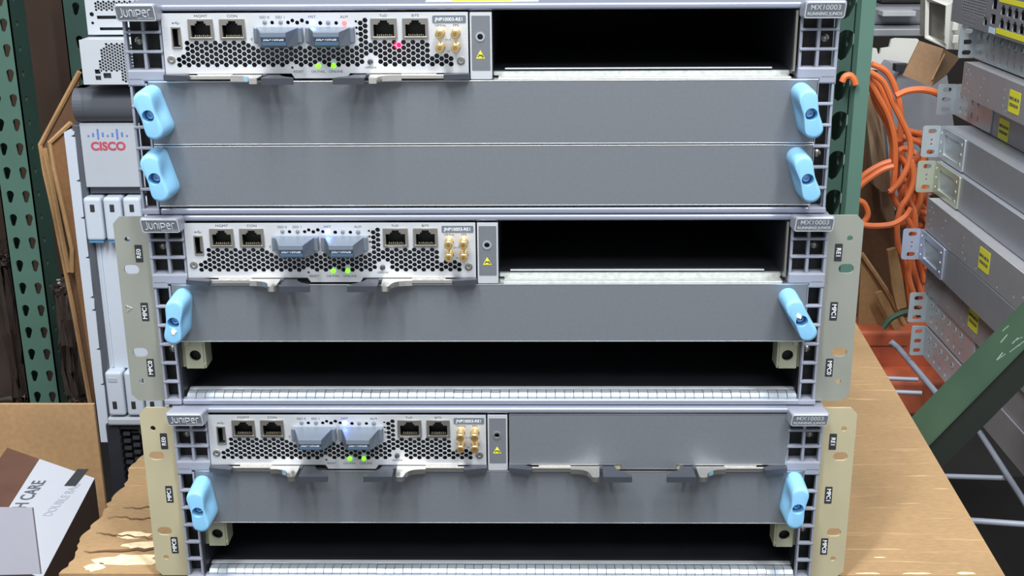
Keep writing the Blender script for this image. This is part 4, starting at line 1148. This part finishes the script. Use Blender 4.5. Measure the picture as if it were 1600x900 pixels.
# cardboard sheets standing left of the chassis
YK = 1.06
def edged(label, poly, Y, th, m, edge_pts, er=.004):
    o = sheet('cardboard_sheet', label, poly, Y, th, m, 'cardboard', 'flattened cartons')
    link('corrugated_edge', MB().tube([at(x, y, Y-.002) for x, y in edge_pts], er, 6).mesh('corrugated_edge', KRE), o, 'pale corrugated edge')
    return o
edged('flattened carton with a long slanted pale edge, leftmost beside the tall chassis', [(124, 112), (62, 226), (68, 262), (96, 400), (112, 480), (140, 640), (150, 640), (130, 400), (122, 250)], YK+.05, .006, KRD, [(124, 112), (94, 168), (63, 226), (70, 268), (84, 330), (98, 400), (114, 480), (143, 640)])
edged('flattened carton in the middle of the folded sheets beside the tall chassis', [(70, 235), (75, 232), (104, 380), (113, 425), (106, 430), (96, 390)], YK+.03, .006, KRD, [(70, 232), (84, 300), (97, 370), (108, 425)])
edged('flattened carton nearest the white side rail of the tall chassis', [(110, 192), (78, 222), (80, 250), (108, 370), (116, 420), (146, 600), (152, 640), (150, 560), (128, 420), (112, 260)], YK, .006, kraft('kraft_mid', '#8A6443'), [(111, 192), (78, 223), (84, 262), (100, 330), (113, 390), (113, 425)])
# brown sheet behind everything on the left, and wrapped goods
sheet('cardboard_sheet', 'very large dark brown sheet standing between the two left green posts', [(-40, -60), (110, -60), (140, 640), (-40, 640)], 2.35, .02, mat('umber_board', '#3E2C20', .8, 0, .15, 6))
WRAP = mat('stretch_film', '#3D332E', .2, 0, .45, 9, .9, spec=.9, bscale=16)
def wrapped(px0, py0, px1, py1, Y, label):
    x0, x1, y0, y1, z0, z1, _ = bxpx(px0, py0, px1, py1, Y, .15)
    mb = MB(); mb.box(x0, x1, y0, y1, z0, z1, .03, seg=4)
    bmesh.ops.subdivide_edges(mb.bm, edges=mb.bm.edges, cuts=3, use_grid_fill=True)
    for v in mb.bm.verts: v.co += Vector((random.uniform(-1, 1), random.uniform(-1, 1), random.uniform(-1, 1)))*.007
    o = link('wrapped_bundle', mb.mesh('wrapped_bundle', WRAP, True)); tag(o, label, 'wrapped goods'); return o
wrapped(-90, 400, 26, 640, 1.86, 'brown goods in crinkled clear film left of the pale green post')
wrapped(88, 440, 132, 640, 1.60, 'dark film wrapped goods between the pale green post and the cartons')

# open carton with a boxed product at the lower left
YO = .63
p0 = at(-60, 632, YO); p1 = at(146, 630, YO)
zt = p0.z
root = empty('open_carton', (p1.x, YO, zt-.34), 'open tan carton at the lower left corner', 'box')
lx = lambda p: p-root.location
mb = MB(); mb.box(p0.x-p1.x-.15, 0, 0, .005, 0, .34)
link('back_wall', mb.mesh('back_wall', KRL), root, 'tan rear wall of the carton')
link('bottom', MB().box(p0.x-p1.x-.15, 0, -.5, -.001, 0, .004).mesh('bottom', KRL), root)
q0 = at(-60, 737, YO-.02); q1 = at(48, 737, YO-.02)
link('inner_flap', MB().prism([lx(q0), lx(q1), lx(q1)+Vector((.0, .018, .002)), lx(q0)+Vector((0, .018, .002))], (0, 0, -.12)).mesh('inner_flap', KRL), root, 'folded inner flap')
# product box
ZP = -.175
T = [atz(62, 718, ZP), atz(148, 748, ZP), atz(66, 905, ZP)]
ax = (T[1]-T[0]); ay = (T[2]-T[1]); ay = ay*1.0
tl = T[0]; tr = T[1]; br = T[2]; bl = tl+ay
root = empty('product_box', bl, 'white and brown product box lying in the open carton', 'box')
lc = root.location
ext = -ax*.62
WP = mat('white_card', '#B4B7BF', .55, 0, .01); BP = mat('brown_printed_card', '#5F4236', .5, 0, .25, 8, 0, stretch=(1, 1, 1))
GBR = mat('dark_brown_card', '#4E413D', .5, 0, .05)
bd = link('body', MB().prism([tl+ext-lc, tr-lc, br-lc, bl+ext-lc], (0, 0, -.075)).mesh('body', GBR), root, 'dark brown sides')
up = Vector((0, 0, .0004))
ln_ = .99
link('lid_print', MB().prism([tl-lc+up, tr-lc+up, br-lc+up, bl-lc+up], (0, 0, .0004)).mesh('lid_print', WP), root, 'white printed lid')
link('brown_print', MB().prism([tl+ext-lc+up, tl-lc+up, bl-lc+up, bl+ext-lc+up], (0, 0, .0004)).mesh('brown_print', BP), root, 'brown printed part of the lid')
# lettering on the lid
def flat_text(s, px, py, size, ang_px, m, sx=1, bold=0):
    p = atz(px, py, ZP+.0012); q = atz(px+ang_px[0], py+ang_px[1], ZP+.0012)
    a = atan2(q.y-p.y, q.x-p.x)
    tm = text_mesh(s, size, m, bold, sx=sx); tm.transform(Matrix.Translation(p-lc) @ Matrix.Rotation(a, 4, 'Z')); link('lettering', tm, root)
flat_text('H CARE', 47, 772, .021, (28, -36), INK, .9, .0003)
flat_text('DOUBLE BAG', 98, 780, .014, (42, -44), mat('faint_print', '#A3A6AE', .6), .9)
p = atz(115, 753, ZP+.001); q = atz(127, 738, ZP+.001); e_ = (q-p).normalized(); s_ = Vector((e_.y, -e_.x, 0))
link('lid_tag', MB().prism([p-lc-e_*.010-s_*.007, p-lc+e_*.032-s_*.007, p-lc+e_*.032+s_*.006, p-lc-e_*.010+s_*.006], (0, 0, .0004)).mesh('lid_tag', TAG), root, 'black tag on the white lid')
# grey card in the corner
ZG = -.12
G_ = [at(-30, 792, .16), at(50, 793, .16), at(63, 897, .15), at(-30, 899, .15)]
o = link('grey_card', MB().prism(G_, (0, .003, -.0015)).mesh('grey_card', mat('lilac_grey_card', '#A4A3AE', .6, 0, .02))); tag(o, 'pale lilac grey card flap in the lower left corner', 'card')
# ---- things under the wire shelf on the right
o = link('dark_backdrop', MB().box(.50, 1.1, .45, 1.0, -1.2, -.42, .01).mesh('dark_backdrop', mat('black_backdrop', '#1B1917', .6, 0, .3, 6))); tag(o, 'dark crate added below the wire shelf', 'backdrop')  # black block added to fill the dark area below the shelf
o = link('grey_sack', MB().box(.42, .66, .20, .42, -.60, -.36, .04, seg=4).mesh('grey_sack', mat('grey_cloth', '#5B5653', .8, 0, .15, 12, .3), True)); tag(o, 'grey padded bundle under the front of the wire shelf', 'bundle')
